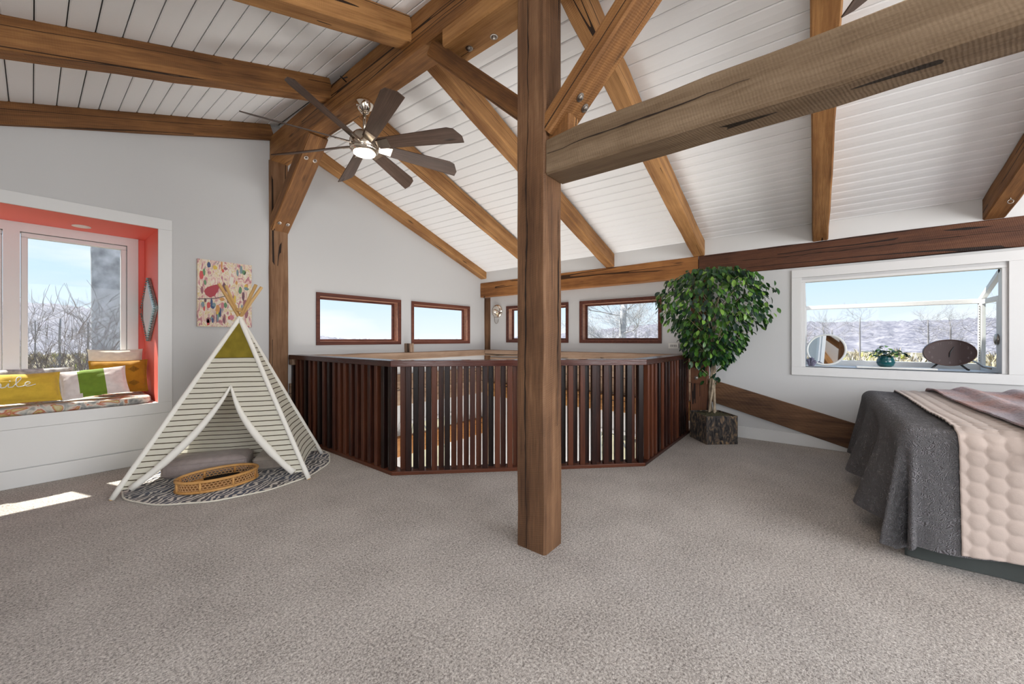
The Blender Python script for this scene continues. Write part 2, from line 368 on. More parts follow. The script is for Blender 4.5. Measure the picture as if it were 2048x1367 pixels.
# main post
post = beam('timber_post', (1.855, 1.268, 0), (1.855, 1.268, 3.20), .18, .202, M['post'], 'thick square timber post standing alone on the carpet', 'post', up=(0, 1, 0), jit=.003, seg=14, chamfer=.012)
M['crack'] = mat('deep_crack', (.018, .009, .005), .95)
def crack(parent, pts, side, nrm, w0, seed):
    """long drying split: a thin jagged sliver along pts"""
    rc = random.Random(seed); side = Vector(side); nrm = Vector(nrm)*.0012; mb = MB(); P_ = []
    for a, b in zip(pts, pts[1:]):
        a, b = Vector(a), Vector(b); n_ = max(2, int((b-a).length/.05))
        for k in range(n_): P_.append(a.lerp(b, k/n_))
    P_.append(Vector(pts[-1])); L_ = [];  off_ = 0
    for k, p in enumerate(P_):
        off_ = off_*.7+rc.uniform(-.004, .004); w_ = w0*(.25+.75*math.sin(PI*min(1, max(.04, k/(len(P_)-1)))))*rc.uniform(.5, 1.2)
        mb.v += [tuple(p+nrm+side*(off_-w_/2)), tuple(p+nrm+side*(off_+w_/2))]
    for k in range(len(P_)-1): mb.f.append((2*k, 2*k+1, 2*k+3, 2*k+2)); mb.m.append(0)
    o = mb.build('drying_crack', M['crack']); o.parent = parent; o.matrix_parent_inverse = parent.matrix_world.inverted()
bpy.context.view_layer.update()
crack(post, [(1.7615, 1.292, 0.01), (1.7615, 1.300, 1.0), (1.7615, 1.288, 1.7), (1.7615, 1.292, 2.2), (1.7615, 1.280, 2.55)], (0, 1, 0), (-1, 0, 0), .011, 3)
crack(post, [(1.7615, 1.285, 2.5), (1.7615, 1.28, 3.18)], (0, 1, 0), (-1, 0, 0), .008, 4)
crack(post, [(1.885, 1.1635, .7), (1.90, 1.1635, 1.4), (1.905, 1.1635, 1.95)], (1, 0, 0), (0, -1, 0), .010, 5)
# gable wall post, corner post, post behind the tree
beam('timber_post', (1.846, 5.135, -.2), (1.846, 5.135, 3.32), .203, .20, M['post'], 'timber post in the gable wall between the bird painting and the low windows', 'post', up=(0, 1, 0))
beam('timber_post', (5.60, 4.975, ZL+.02), (5.60, 4.975, 2.0), .21, .17, M['post'], 'slim dark timber post in the corner beside the silver wall lamp', 'post', up=(0, 1, 0))
pb = beam('timber_post', (5.48, 1.165, 0.0), (5.48, 1.165, 2.005), .21, .215, M['plate_dark'], 'timber post at the end of the railing behind the potted tree', 'post', up=(0, 1, 0))
blk = beam('mounting_block', (5.362, 1.165, .63), (5.362, 1.165, .83), .03, .20, M['plate_dark'], None, parent=pb, up=(0, 1, 0), seg=2)
blk.parent = pb; blk.matrix_parent_inverse = pb.matrix_world.inverted()
bolts(pb, [(5.348, 1.20, .70), (5.348, 1.12, .76)], (-1, 0, 0))
# ridge and bolster
ridge = beam('ridge_beam', (RX, YR+.02, 3.46), (RX, 5.05, 3.46), .20, .28, M['raf'], 'long ridge beam carrying the near ceiling fan', 'beam', seg=24, jit=.005)
bol = beam('bolster', (RX, .58, 3.26), (RX, 1.99, 3.26), .215, .12, M['raf'], 'short bolted bolster timber under the ridge beam on top of the post', 'beam')
bolts(bol, [(1.90, 1.66, 3.20), (1.87, 1.86, 3.20)], (0, 0, -1), .018)
# lower beam from the post towards the rear
low = beam('tie_beam', (1.857, 1.163, 2.21), (1.857, YR+.02, 2.20), .185, .205, M['grey_timber'], 'weathered grey brown beam running from the post across the upper right', 'beam', seg=26, jit=.006)
bpy.context.view_layer.update()
crack(low, [(1.7605, 1.15, 2.222), (1.7605, .75, 2.232), (1.7605, .2, 2.228)], (0, 0, 1), (-1, 0, 0), .007, 8)
# braces
br = beam('knee_brace', (1.857, 1.185, 2.375), (1.857, .40, 3.14), .175, .115, M['raf'], 'bolted knee brace rising from the post above the grey brown beam', 'brace')
dn = Vector((0, -.70, -.72)).normalized()
c0 = Vector((1.857, 1.0, 2.555)); ax = Vector((0, -.785, .765)).normalized()
bolts(br, [c0+dn*.058+Vector((-.035, 0, 0))+ax*-.03, c0+dn*.058+Vector((.045, 0, 0))+ax*-.05], dn)
blk2 = beam('brace_block', (1.857, 1.12, 2.312), (1.857, 1.12, 2.425), .10, .17, M['raf'], 'small timber block wedged between the brace foot and the grey brown beam', 'block', up=(0, 1, 0), seg=2)
beam('knee_brace', (1.857, 1.30, 2.50), (1.857, 2.16, 3.30), .17, .115, M['raf'], 'knee brace rising from the post towards the near ceiling fan', 'brace')
br = beam('knee_brace', (1.856, 5.10, 2.54), (1.856, 4.08, 3.36), .20, .15, M['raf'], 'bolted knee brace from the gable wall post up to the ridge beam', 'brace', bow=-.02)
dn = Vector((0, -.63, -.78)).normalized(); ax = Vector((0, -.78, .63)).normalized()
for c in (Vector((1.856, 4.98, 2.63)), Vector((1.856, 4.28, 3.19))):
    bolts(br, [c+dn*.082+Vector((-.045, 0, 0)), c+dn*.082+Vector((.045, 0, 0))], dn, .014)
# rafters, right slope
RW, RD = .14, .205
def rafter_r(y, label, w=RW, d=RD, xe=5.43):
    a = Vector((RX+.09, y, zr(RX+.09, y)-d/2+.004)); b = Vector((xe, y, zr(xe, y)-d/2+.004))
    return beam('rafter', a, b, w, d*.95, M['raf'], label, 'rafter', 'rafters under the sloping ceiling', bow=-.02)
rafter_r(3.63, 'rafter passing behind the near ceiling fan down to the right wall')
rafter_r(2.41, 'rafter meeting the eave beam between the two right wall windows')
rafter_r(1.18, 'rafter meeting the eave beam above the potted tree')
rf = rafter_r(-.05, 'upright looking rafter crossed by the grey brown beam')
rf6 = rafter_r(-1.27, 'short visible rafter above the garden window at the right edge')
gr = beam('rafter', (RX+.09, 4.985, zr(RX+.09, 4.985)-.058), (5.50, 4.985, zr(5.50, 4.985)-.058), .15, .125, M['raf'], 'rafter along the top of the gable wall descending to the right corner', 'rafter', 'rafters under the sloping ceiling')
# left slope
def rafter_l(y, label, w=RW, d=.195):
    a = Vector((RX-.09, y, zl(RX-.09, y)-d/2+.004)); b = Vector((XL+.02, y, zl(XL+.02, y)-d/2+.004))
    return beam('rafter', a, b, w, d*.96, M['raf'], label, 'rafter', 'rafters under the sloping ceiling')
rafter_l(3.63, 'upper left rafter ending at the ridge above the fan blades')
rafter_l(2.41, 'rafter at the top edge left of the ridge beam')
gl = beam('rafter', (RX-.09, 5.03, zl(RX-.09, 5.03)-.085), (XL+.02, 5.03, zl(XL+.02, 5.03)-.085), .06, .175, M['raf'], 'cracked rafter along the gable wall above the window seat', 'rafter', 'rafters under the sloping ceiling')
# eave plate
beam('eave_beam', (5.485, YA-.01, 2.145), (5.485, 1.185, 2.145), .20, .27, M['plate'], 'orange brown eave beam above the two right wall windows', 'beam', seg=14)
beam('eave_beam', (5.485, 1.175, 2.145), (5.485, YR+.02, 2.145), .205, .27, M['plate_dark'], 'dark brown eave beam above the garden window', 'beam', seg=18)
bpy.context.view_layer.update()
crack(bpy.data.objects['eave_beam.001'], [(5.3785, 1.1, 2.165), (5.3785, .2, 2.150), (5.3785, -.9, 2.158), (5.3785, -1.6, 2.16)], (0, 0, 1), (-1, 0, 0), .009, 9)
# wall girts over the stair
beam('wall_girt', (1.96, 5.01, .945), (5.49, 5.01, .945), .10, .11, M['rough_plank'], 'rough timber ledge under the two gable wall windows', 'beam')
beam('wall_girt', (5.45, 4.95, .945), (5.45, 1.29, .945), .10, .11, M['rough_plank'], 'rough timber ledge under the two right wall windows', 'beam')
beam('ledge_block', (3.68, 4.995, 1.0), (3.68, 4.995, 1.135), .065, .19, M['rough_plank'], 'rough wood block standing on the ledge between the gable windows', 'block', up=(0, 1, 0), seg=2)
for z0, z1, lab in ((.42, .66, 'upper'), (.17, .41, 'lower')):
    beam('wall_plank', (1.96, 5.045, (z0+z1)/2), (5.49, 5.045, (z0+z1)/2), .03, z1-z0, M['rough_plank'], lab+' rough plank on the gable wall seen behind the balusters', 'plank')
for z0, z1, lab in ((.63, .86, 'upper'), (.385, .625, 'lower')):
    beam('wall_plank', (5.485, 4.88, (z0+z1)/2), (5.485, 1.29, (z0+z1)/2), .03, z1-z0, M['rough_plank'], lab+' rough plank on the right wall seen behind the balusters', 'plank')
beam('floor_beam', (1.75, 5.01, -.45), (5.49, 5.01, -.45), .10, .29, M['plate'], 'orange brown beam across the gable wall below floor level', 'beam')
beam('floor_beam', (5.44, 4.88, .25), (5.44, 1.29, .25), .11, .25, M['raf'], 'brown beam along the right wall behind the balusters', 'beam')
# slanted timber on the right wall
sb = MB(); prf = [(1.06, .70), (1.06, .42), (-.42, .004), (-.80, .004), (-.80, .185)]
n_ = len(prf); sb.v = [(0, y, z) for y, z in prf]+[(.032, y, z) for y, z in prf]
sb.f = [tuple(range(n_)), tuple(range(2*n_-1, n_-1, -1))]+[(k, n_+k, n_+(k+1) % n_, (k+1) % n_) for k in range(n_)]; sb.m = [0]*len(sb.f)
m_sl = M['post'].copy(); m_sl.name = 'slanted_timber'
for nd in m_sl.node_tree.nodes:
    if nd.type == 'MAPPING':
        s_ = nd.inputs['Scale'].default_value; nd.inputs['Scale'].default_value = (s_[1], s_[0], s_[2])
o = sb.build('slanted_timber', m_sl, loc=(5.366, 0, 0), angle=.004); recalc(o.data)
tag(o, 'slanted timber on the right wall running from the tree down behind the bed', 'beam')

# hooks
hk = MB(); hk.tube([(1.748, 3.28, 3.50), (1.70, 3.27, 3.51), (1.68, 3.25, 3.50), (1.69, 3.22, 3.475), (1.71, 3.19, 3.485)], .005, 6)
tag(hk.build('ceiling_hook', M['iron'], smooth=True), 'small black hook screwed into the side of the ridge beam', 'hook')
hk = MB()
pc = Vector((5.05, -1.275, zr(5.05, -1.27)-.20)); hk.tube([pc+Vector((0, 0, .02)), pc+Vector((0, 0, -.02))], .004, 6)
hk.tube([pc+Vector((0, .016*math.sin(a), -.034+.016*math.cos(a))) for a in [2*PI*k/14 for k in range(15)]], .0035, 6, cap=False)
tag(hk.build('ceiling_hook', M['steel'], smooth=True), 'small steel eye hook under the rafter at the right edge', 'hook')
hk = MB(); hk.tube([(5.43, 5.0, 1.995), (5.36, 4.93, 2.0), (5.30, 4.86, 2.002)], .008, 6)
tag(hk.build('bracket_rod', M['iron'], smooth=True), 'short dark metal rod at the top of the corner post', 'rod')

# ================================================================== railing around the stair
P = [Vector((1.966, 5.03)), Vector((1.966, 2.913)), Vector((3.603, 1.251)), Vector((5.345, 1.251))]
def offset(path, d):
    res = []
    for i, p in enumerate(path):
        ns = []
        for a, b in ((i-1, i), (i, i+1)):
            if a < 0 or b >= len(path): continue
            t = (path[b]-path[a]).normalized(); ns.append(Vector((-t.y, t.x)))
        n = sum(ns, Vector((0, 0))).normalized(); n = n/max(.3, n.dot(ns[0])); res.append(p+n*d)
    return res
rail = empty('stair_railing', (3.2, 2.6, 0)); tag(rail, 'dark red brown slatted railing folded around the stairwell', 'railing')
def rail_run(name, d0, d1, z0, z1, m):
    A = offset(P, d0); B = offset(P, d1)
    for i in range(3):
        a0, a1, b1, b0 = A[i], A[i+1], B[i+1], B[i]; mid = (a0+a1)/2; t = (a1-a0).normalized(); ang = math.atan2(t.y, t.x)
        R = Matrix.Rotation(-ang, 2)
        mb = MB(); mb.prism([tuple(R @ (q-mid)) for q in (a0, a1, b1, b0)], z0, z1)
        o = mb.build(name, m, rail, loc=(mid.x-3.2, mid.y-2.6, 0), rot=(0, 0, ang), angle=.004); recalc(o.data)
rail_run('base_rail', 0, .128, 0, .032, M['rail'])
rail_run('top_rail', -.018, .142, .958, 1.011, M['rail_cap'])
bal = MB(); s = .0238; c = .003
for z in (0, .926): bal.v += [(z, y, x) for x, y in ((-s+c, -s), (s-c, -s), (s, -s+c), (s, s-c), (s-c, s), (-s+c, s), (-s, s-c), (-s, -s+c))]
bal.f = [(k, (k+1) % 8, 8+(k+1) % 8, 8+k) for k in range(8)]+[tuple(range(7, -1, -1)), tuple(range(8, 16))]; bal.m = [0]*10
bme = bal.mesh('baluster', M['rail']); recalc(bme)
for i in range(3):
    a0, b0 = P[i], P[i+1]; t = (b0-a0).normalized(); nrm = Vector((-t.y, t.x)); ang = math.atan2(t.y, t.x); pit = .1134
    for row, d in ((0, .036), (1, .094)):
        A = offset(P, d); q0 = (A[i]-a0).dot(t); q1 = (A[i+1]-a0).dot(t); k = 0
        q = .028+row*pit/2
        while q < q1-.018:
            if q > q0+.018:
                p = a0+t*q+nrm*d; o = link('baluster', bme, rail)
                o.matrix_local = Matrix.Translation((p.x-3.2, p.y-2.6, .032)) @ Matrix.Rotation(ang, 4, 'Z') @ Matrix.Rotation(-PI/2, 4, 'Y')
            q += pit

# ================================================================== brown framed windows
def ring(mb, a0, a1, b0, b1, wd, d0, d1, to3):
    for (x0, x1, z0, z1) in ((a0, a1, b0, b0+wd), (a0, a1, b1-wd, b1), (a0, a0+wd, b0+wd, b1-wd), (a1-wd, a1, b0+wd, b1-wd)):
        mb.hexa([to3(x0, z0, d0), to3(x1, z0, d0), to3(x1, z0, d1), to3(x0, z0, d1), to3(x0, z1, d0), to3(x1, z1, d0), to3(x1, z1, d1), to3(x0, z1, d1)])
def pane(mb, a0, a1, b0, b1, d, to3):
    mb.hexa([to3(a0, b0, d), to3(a1, b0, d), to3(a1, b0, d+.005), to3(a0, b0, d+.005), to3(a0, b1, d), to3(a1, b1, d), to3(a1, b1, d+.005), to3(a0, b1, d+.005)])
def small_window(num, a0, a1, z0, z1, to3, label):
    f = MB(); ring(f, a0, a1, z0, z1, .048, -.016, .012, to3)
    o = f.build('window_%d' % num, M['winframe'], angle=.003); recalc(o.data); tag(o, label, kind='structure')
    j = MB(); ring(j, a0+.040, a1-.040, z0+.040, z1-.040, .012, .008, .135, to3); q = j.build('jamb', M['jamb'], o); recalc(q.data)
    s_ = MB(); ring(s_, a0+.050, a1-.050, z0+.050, z1-.050, .028, .10, .135, to3); q = s_.build('sash', M['winframe'], o); recalc(q.data)
    g = MB(); pane(g, a0+.075, a1-.075, z0+.075, z1-.075, .115, to3); g.build('pane', M['glass'], o)
tA = lambda a, z, d: (a, YA+d, z); tB = lambda a, z, d: (XS+d, a, z)
small_window(1, *WIN_A[0], *WZA, tA, 'wide low brown framed window in the gable wall nearer the tall post')
small_window(2, *WIN_A[1], *WZA, tA, 'low brown framed window in the gable wall nearer the corner')
small_window(3, *WIN_B[0], *WZB, tB, 'brown framed window mostly hidden behind the main post')
small_window(4, *WIN_B[1], *WZB, tB, 'brown framed window showing a bare tree beside the potted tree')
def low_window(num, h, to3, label):
    f = MB(); ring(f, *h, .05, -.01, .13, to3); o = f.build('window_%d' % num, M['white']); recalc(o.data); tag(o, label, kind='structure')
    g = MB(); pane(g, h[0]+.05, h[1]-.05, h[2]+.05, h[3]-.05, .08, to3); g.build('pane', M['glass'], o)
low_window(5, LOWA, tA, 'lower storey window in the gable wall glimpsed between the balusters')
low_window(6, LOWB, tB, 'lower storey window in the side wall glimpsed between the balusters')

# ================================================================== window seat bay
BY = 5.78
b = MB(); b.box((BAY[0]-.03, YA+.15, .42), (BAY[1]+.03, BY+.12, .575)); b.box((BAY[0]-.03, YA+.001, .546), (BAY[1]+.03, YA+.15, .575)); o = b.build('wall_bay', M['white']); tag(o, 'white base of the window seat', kind='structure')
b = MB(); b.box((BAY[1], YA+.002, .575), (BAY[1]+.03, BY, BAY[3])); b.box((BAY[0]-.03, YA+.002, .575), (BAY[0], BY, BAY[3])); b.box((.719, BY, .575), (.80, BY+.12, BAY[3])); b.box((-1.05, BY, .575), (-.955, BY+.12, BAY[3]))
tag(b.build('wall_bay', M['coral']), 'coral red side walls of the window seat alcove', kind='structure')
b = MB(); b.box((BAY[0]-.03, YA+.002, BAY[3]), (BAY[1]+.03, BY+.12, BAY[3]+.04)); tag(b.build('ceiling_bay', M['coral']), 'coral red ceiling of the window seat alcove', kind='structure')
tY = lambda a, z, d: (a, BY+d, z)
f = MB(); ring(f, -.955, .719, .575, 2.284, .085, -.02, .10, tY); f.box((-.165, BY-.02, .66), (-.07, BY+.10, 2.199))
wb = f.build('window_7', M['white']); recalc(wb.data); tag(wb, 'white casement window behind the window seat', kind='structure')
for a0, a1 in ((-.07, .634), (-.87, -.165)):
    f = MB(); ring(f, a0+.004, a1-.004, .664, 2.195, .042, -.008, .06, tY); sh = f.build('sash', M['white'], wb); recalc(sh.data); sh.modifiers.new('edge', 'BEVEL').width = .006
    g = MB(); pane(g, a0+.045, a1-.045, .705, 2.155, .03, tY); g.build('pane', M['glass'], wb)
for x in (-.145, -.09):
    f = MB(); f.box((x-.006, BY-.034, .78), (x+.006, BY-.02, .86)); f.build('latch', M['iron'], wb)
# casing and panel boards
f = MB(); ring(f, BAY[0]-.105, BAY[1]+.105, BAY[2]-.10, BAY[3]+.105, .105, -.018, .0, tA); o = f.build('trim_2', M['white'], angle=.003); recalc(o.data); tag(o, 'wide white casing around the window seat alcove', kind='structure')
f = MB(); f.box((XL, YA-.008, .15), (BAY[1]+.108, YA, .473)); tag(f.build('trim_3', M['white'], angle=.003), 'white panel board below the window seat', kind='structure')
f = MB(); f.box((XL, YA-.016, 0), (1.744, YA, .145)); tag(f.build('baseboard_back', M['white'], angle=.004), 'white baseboard along the gable wall', kind='structure')
f = MB(); f.box((XB-.016, YR, 0), (XB, 1.05, .135)); tag(f.build('baseboard_right', M['white'], angle=.004), 'white baseboard along the right wall', kind='structure')
# recessed light in the alcove ceiling
p = onz(163, 452, 2.284); rl = empty('recessed_light', (p.x, p.y, 2.284)); tag(rl, 'round white recessed light in the alcove ceiling', 'light')
r_ = MB(); r_.lathe([(.062, 0), (.064, -.006), (.050, -.008), (.046, -.001)], 28); r_.build('trim_ring', M['plastic'], rl, smooth=True)
r_ = MB(); r_.lathe([(.045, -.001), (.044, -.003)], 28); r_.build('lens', M['lens_off'], rl)

# bench cushion
def floral():
    m = mat('floral_fabric', (.4, .38, .36), .9); n, l = N(m); b = n['Principled BSDF']; t = n.new('ShaderNodeTexCoord')
    z = n.new('ShaderNodeTexNoise'); z.inputs['Scale'].default_value = 9; z.inputs['Detail'].default_value = 3; z.inputs['Distortion'].default_value = 1.2; l.new(t.outputs['Object'], z.inputs['Vector'])
    r = n.new('ShaderNodeValToRGB'); e = r.color_ramp.elements; e[0].position = .3; e[0].color = (.16, .17, .17, 1); e[1].position = .75; e[1].color = (.62, .60, .52, 1)
    for q, c in ((.42, (.36, .36, .34)), (.50, (.62, .58, .50)), (.56, (.45, .12, .07)), (.62, (.50, .40, .16))): x = e.new(q); x.color = (*c, 1)
    l.new(z.outputs[0], r.inputs[0]); l.new(r.outputs[0], b.inputs['Base Color']); return m
def cushion_box(mb, a, b, r=.025, n=6):
    cx, cy = (a[0]+b[0])/2, (a[1]+b[1])/2; hx, hy = (b[0]-a[0])/2, (b[1]-a[1])/2
    prof = [(-r*1.0, a[2])]+[(-r+r*math.sin(q), a[2]+r-r*math.cos(q)) for q in [PI/2*k/n for k in range(1, n+1)]]+[(-r+r*math.cos(q), b[2]-r+r*math.sin(q)) for q in [PI/2*k/n for k in range(0, n+1)]]
    loops = []
    def loop(ins, z, N_=48):
        res = []; R_ = .035
        for k in range(N_):
            a_ = 2*PI*k/N_; cx_, sx_ = math.cos(a_), math.sin(a_); e_ = .22
            res.append((cx+(hx+ins)*math.copysign(abs(cx_)**e_, cx_), cy+(hy+ins)*math.copysign(abs(sx_)**e_, sx_), z))
        return res
    base = len(mb.v); N_ = 48
    for ins, z in prof: mb.v += loop(ins, z)
    for j in range(len(prof)-1):
        for k in range(N_): mb.f.append((base+j*N_+k, base+j*N_+(k+1) % N_, base+(j+1)*N_+(k+1) % N_, base+(j+1)*N_+k)); mb.m.append(0)
    mb.f.append(tuple(base+k for k in range(N_-1, -1, -1))); mb.f.append(tuple(base+(len(prof)-1)*N_+k for k in range(N_))); mb.m += [0, 0]
cu = MB(); cushion_box(cu, (BAY[0]+.01, 5.065, .576), (BAY[1]-.03, 5.765, .648), .03); tag(cu.build('bench_cushion', floral(), smooth=False), 'long flat floral bench cushion on the window seat', 'cushion')

# pillows
def pillow_mesh(w, h, t, nu=26, nv=20, wr=.006, seed=0, mats=None, stripe=None):
    mb = MB()
    for sgn in (1, -1):
        def fn(u, v):
            x = 2*u-1; z = 2*v-1
            ed = (max(0, 1-abs(x)**2.6)*max(0, 1-abs(z)**2.6))**.5
            px = x*w/2*(1-.07*(1-abs(x)**1.5)*0-.05*(1-z*z)*abs(x)); pz = z*h/2*(1-.06*(1-x*x)*abs(z))
            nn = noise.noise(Vector((x*2.4+seed, z*2.4, sgn*3+seed)))*wr*2+noise.noise(Vector((x*7+seed, z*7, sgn)))*wr*.8
            return (px, -sgn*(t/2*ed+nn*min(1, ed*2)), pz)
        base = len(mb.v); mb.grid(fn, nu, nv)
        if stripe:
            for k in range(nu*nv): pass
    if stripe:
        for idx, f in enumerate(mb.f):
            u = sum(mb.v[i][0] for i in f)/len(f)/(w/2); mb.m[idx] = 1 if stripe[0] < u < stripe[1] else 0
    return mb
def fabric(name, col, bump=.25, bs=220, var=.08, vs_=25): return mat(name, col, .9, spec=.15, bump=bump, bscale=bs, var=var, vscale=vs_, sheen=.2)
M['yellow'] = fabric('yellow_fabric', (.60, .40, .05)); M['mustard'] = fabric('mustard_fabric', (.40, .20, .018)); M['cream'] = fabric('cream_fabric', (.72, .68, .58))
M['pink_white'] = fabric('pale_linen', (.66, .60, .58)); M['green'] = fabric('green_fabric', (.15, .24, .03)); M['grey_pat'] = fabric('grey_pattern', (.42, .42, .42), var=.4, vs_=30)
def pillow(name, c, w, h, t, m, lean, rz, label, roll=0, seed=0, stripe=None):
    mb = pillow_mesh(w, h, t, seed=seed, stripe=stripe); o = mb.build(name, m, smooth=True)
    o.matrix_world = Matrix.Translation(c) @ Matrix.Rotation(rz, 4, 'Z') @ Matrix.Rotation(lean, 4, 'X') @ Matrix.Rotation(roll, 4, 'Y')
    bm = bmesh.new(); bm.from_mesh(o.data); bmesh.ops.remove_doubles(bm, verts=bm.verts, dist=.0004); bm.to_mesh(o.data); bm.free()
    tag(o, label, 'pillow', 'pillows on the window seat'); return o
yp = pillow('pillow', (-.085, 5.245, .785), .50, .27, .15, M['yellow'], -.42, .10, 'bright yellow pillow with white script lettering', seed=3)
pillow('pillow', (.365, 5.28, .797), .44, .28, .13, [M['pink_white'], M['green']], -.45, -.06, 'pale pillow with one broad green band', roll=-.10, seed=9, stripe=(-.42, .34))
pillow('pillow', (.545, 5.47, .825), .42, .34, .14, M['mustard'], -.25, -.05, 'mustard pillow in the corner with stitched diamond pattern', seed=14)
pillow('pillow', (.54, 5.635, .93), .40, .34, .12, M['cream'], -.12, 0, 'cream pillow leaning on the casement above the mustard pillow', seed=21)
pillow('pillow', (-.02, 5.56, .80), .55, .29, .13, M['grey_pat'], -.30, .03, 'grey patterned pillow behind the yellow pillow', seed=30)
# lettering on the yellow pillow: strokes of a script word
M['script'] = mat('white_lettering', (.78, .78, .72), .7)
def stroke(pts, r=.0045):
    pts = [Vector((x, 0, z)) for x, z in pts]; res = []
    for i in range(len(pts)-1):
        p0 = pts[max(0, i-1)]; p1 = pts[i]; p2 = pts[i+1]; p3 = pts[min(len(pts)-1, i+2)]
        for k in range(5):
            t = k/5; res.append(.5*((2*p1)+(p2-p0)*t+(2*p0-5*p1+4*p2-p3)*t*t+(3*p1-p0-3*p2+p3)*t**3))
    res.append(pts[-1]); return res
letters = {'s': [(-.215, -.015), (-.185, .03), (-.165, .012), (-.175, -.015), (-.205, -.018), (-.165, -.016)],
           'm': [(-.165, -.016), (-.145, .022), (-.145, -.015), (-.125, .022), (-.112, .018), (-.112, -.015), (-.092, .022), (-.080, .016), (-.080, -.012), (-.058, -.010)],
           'i': [(-.058, -.010), (-.040, .020), (-.044, -.010), (-.022, -.012)],
           'l': [(-.022, -.012), (.022, .055), (.012, .075), (-.002, .05), (.000, -.008), (.026, -.012)],
           'e': [(.026, -.012), (.068, .012), (.058, .026), (.042, .010), (.052, -.012), (.098, .002)]}
for ch, pts in letters.items():
    mb = MB()
    def surf(p):
        x = p.x/.25; z = p.z/.135; ed = (max(0, 1-abs(x)**2.6)*max(0, 1-abs(z)**2.6))**.5; return Vector((p.x, -(.075*ed+.008), p.z))
    mb.tube([surf(p) for p in stroke(pts)], .0042, 6, flat=.8)
    if ch == 'i': mb.sphere(surf(Vector((-.034, 0, .040))), .005, 5)
    o = mb.build('lettering', M['script'], yp, smooth=True)
# stitched diamonds on mustard pillow
mp_ = [o for o in bpy.data.objects if o.get('label', '').startswith('mustard')][0]; st = MB()
for cx, cz in ((.10, .06), (.10, -.08), (-.02, -.01)):
    for k in range(-4, 5):
        hh = .030*(1-abs(k)/5)
        if abs(cx+k*.009) > .17: continue
        x = cx+k*.009; ed = (max(0, 1-abs(x/.21)**2.6)*max(0, 1-abs(cz/.17)**2.6))**.5
        st.tube([(x, -.07*ed-.006, cz-hh), (x, -.07*ed-.008, cz), (x, -.07*ed-.006, cz+hh)], .0022, 5)
st.build('stitching', mat('stitch_thread', (.20, .10, .01), .9), mp_)

# diamond mirror on the alcove's side wall
pt = onx(298, 555, .755); pbm = onx(298, 682, .755); ya = onx(284, 618, .755).y; yb = onx(313, 618, .755).y
yc = (ya+yb)/2; zc_ = (pt.z+pbm.z)/2; hh = (pt.z-pbm.z)/2; hw = (ya-yb)/2
dm = empty('diamond_mirror', (.768, yc, zc_)); tag(dm, 'diamond shaped mirror with beaded frame on the coral alcove wall', 'mirror')
d_ = MB(); q = [(hw, 0), (0, hh), (-hw, 0), (0, -hh)]
d_.v = [(-.001, y, z) for y, z in q]+[(-.022, y, z) for y, z in q]+[(-.030, y*.74, z*.78) for y, z in q]
d_.f = [(3, 2, 1, 0)]+[(k, (k+1) % 4, 4+(k+1) % 4, 4+k) for k in range(4)]+[(4+k, 4+(k+1) % 4, 8+(k+1) % 4, 8+k) for k in range(4)]; d_.m = [0]*9
d_.build('frame', mat('beaded_frame', (.30, .38, .38), .3, metal=.5, var=.5, vscale=90), dm)
d_ = MB(); d_.face([(-.0295, y*.75, z*.79) for y, z in q]); d_.build('mirror_glass', M['mirror'], dm)
bd = MB()
for k in range(4):
    (y0, z0), (y1, z1) = q[k], q[(k+1) % 4]
    for t in range(14): u = (t+.5)/14; bd.sphere((-.026, y0+(y1-y0)*u, z0+(z1-z0)*u), .009, 4)
bd.build('beads', mat('glass_beads', (.16, .28, .28), .15, metal=.4, var=.6, vscale=60), dm, smooth=True)

# ================================================================== painting
pa = empty('canvas_painting', (1.3125, YA, 1.687)); tag(pa, 'colourful canvas painting of a red bird on a branch', 'painting')
pw, ph = .487, .706
def paint_mat():
    m = mat('painted_canvas', (.8, .75, .65), .6); n, l = N(m); b = n['Principled BSDF']; t = n.new('ShaderNodeTexCoord')
    mpn = n.new('ShaderNodeMapping'); mpn.inputs['Scale'].default_value = (20, 20, 8); l.new(t.outputs['Object'], mpn.inputs[0])
    z = n.new('ShaderNodeTexNoise'); z.inputs['Scale'].default_value = 1; z.inputs['Detail'].default_value = 4; z.inputs['Distortion'].default_value = 1.5; l.new(mpn.outputs[0], z.inputs['Vector'])
    r = n.new('ShaderNodeValToRGB'); e = r.color_ramp.elements; e[0].position = .30; e[0].color = (.20, .10, .14, 1); e[1].position = .80; e[1].color = (.22, .32, .28, 1)
    for q_, c in ((.37, (.50, .20, .22)), (.43, (.68, .46, .40)), (.49, (.74, .70, .60)), (.54, (.62, .46, .18)), (.58, (.74, .66, .56)), (.64, (.55, .30, .30)), (.70, (.22, .30, .30))): x = e.new(q_); x.color = (*c, 1)
    l.new(z.outputs[0], r.inputs[0]); l.new(r.outputs[0], b.inputs['Base Color']); return m
c_ = MB(); c_.box((-pw/2, -.038, -ph/2), (pw/2, 0, ph/2)); c_.build('canvas', paint_mat(), pa)
def dab(pts, m, nm, off=.0392):
    mb = MB(); n = len(pts); mb.v = [(x, -off, z) for x, z in pts]+[(x, -.0381, z) for x, z in pts]
    mb.f = [tuple(range(n))]+[(k, n+k, n+(k+1) % n, (k+1) % n) for k in range(n)]; mb.m = [0]*len(mb.f); o = mb.build(nm, m, pa); recalc(o.data)
dab([(-.175, -.02), (-.19, .02), (-.165, .06), (-.12, .085), (-.085, .10), (-.055, .088), (-.062, .055), (-.075, .02), (-.10, -.025), (-.14, -.045)], mat('paint_red', (.36, .02, .035), .5), 'painted_bird')
dab([(-.243, -.065), (-.10, -.048), (.03, -.002), (.03, -.010), (-.10, -.056), (-.243, -.073)], mat('paint_dark', (.05, .04, .04), .5), 'painted_branch', .0396)
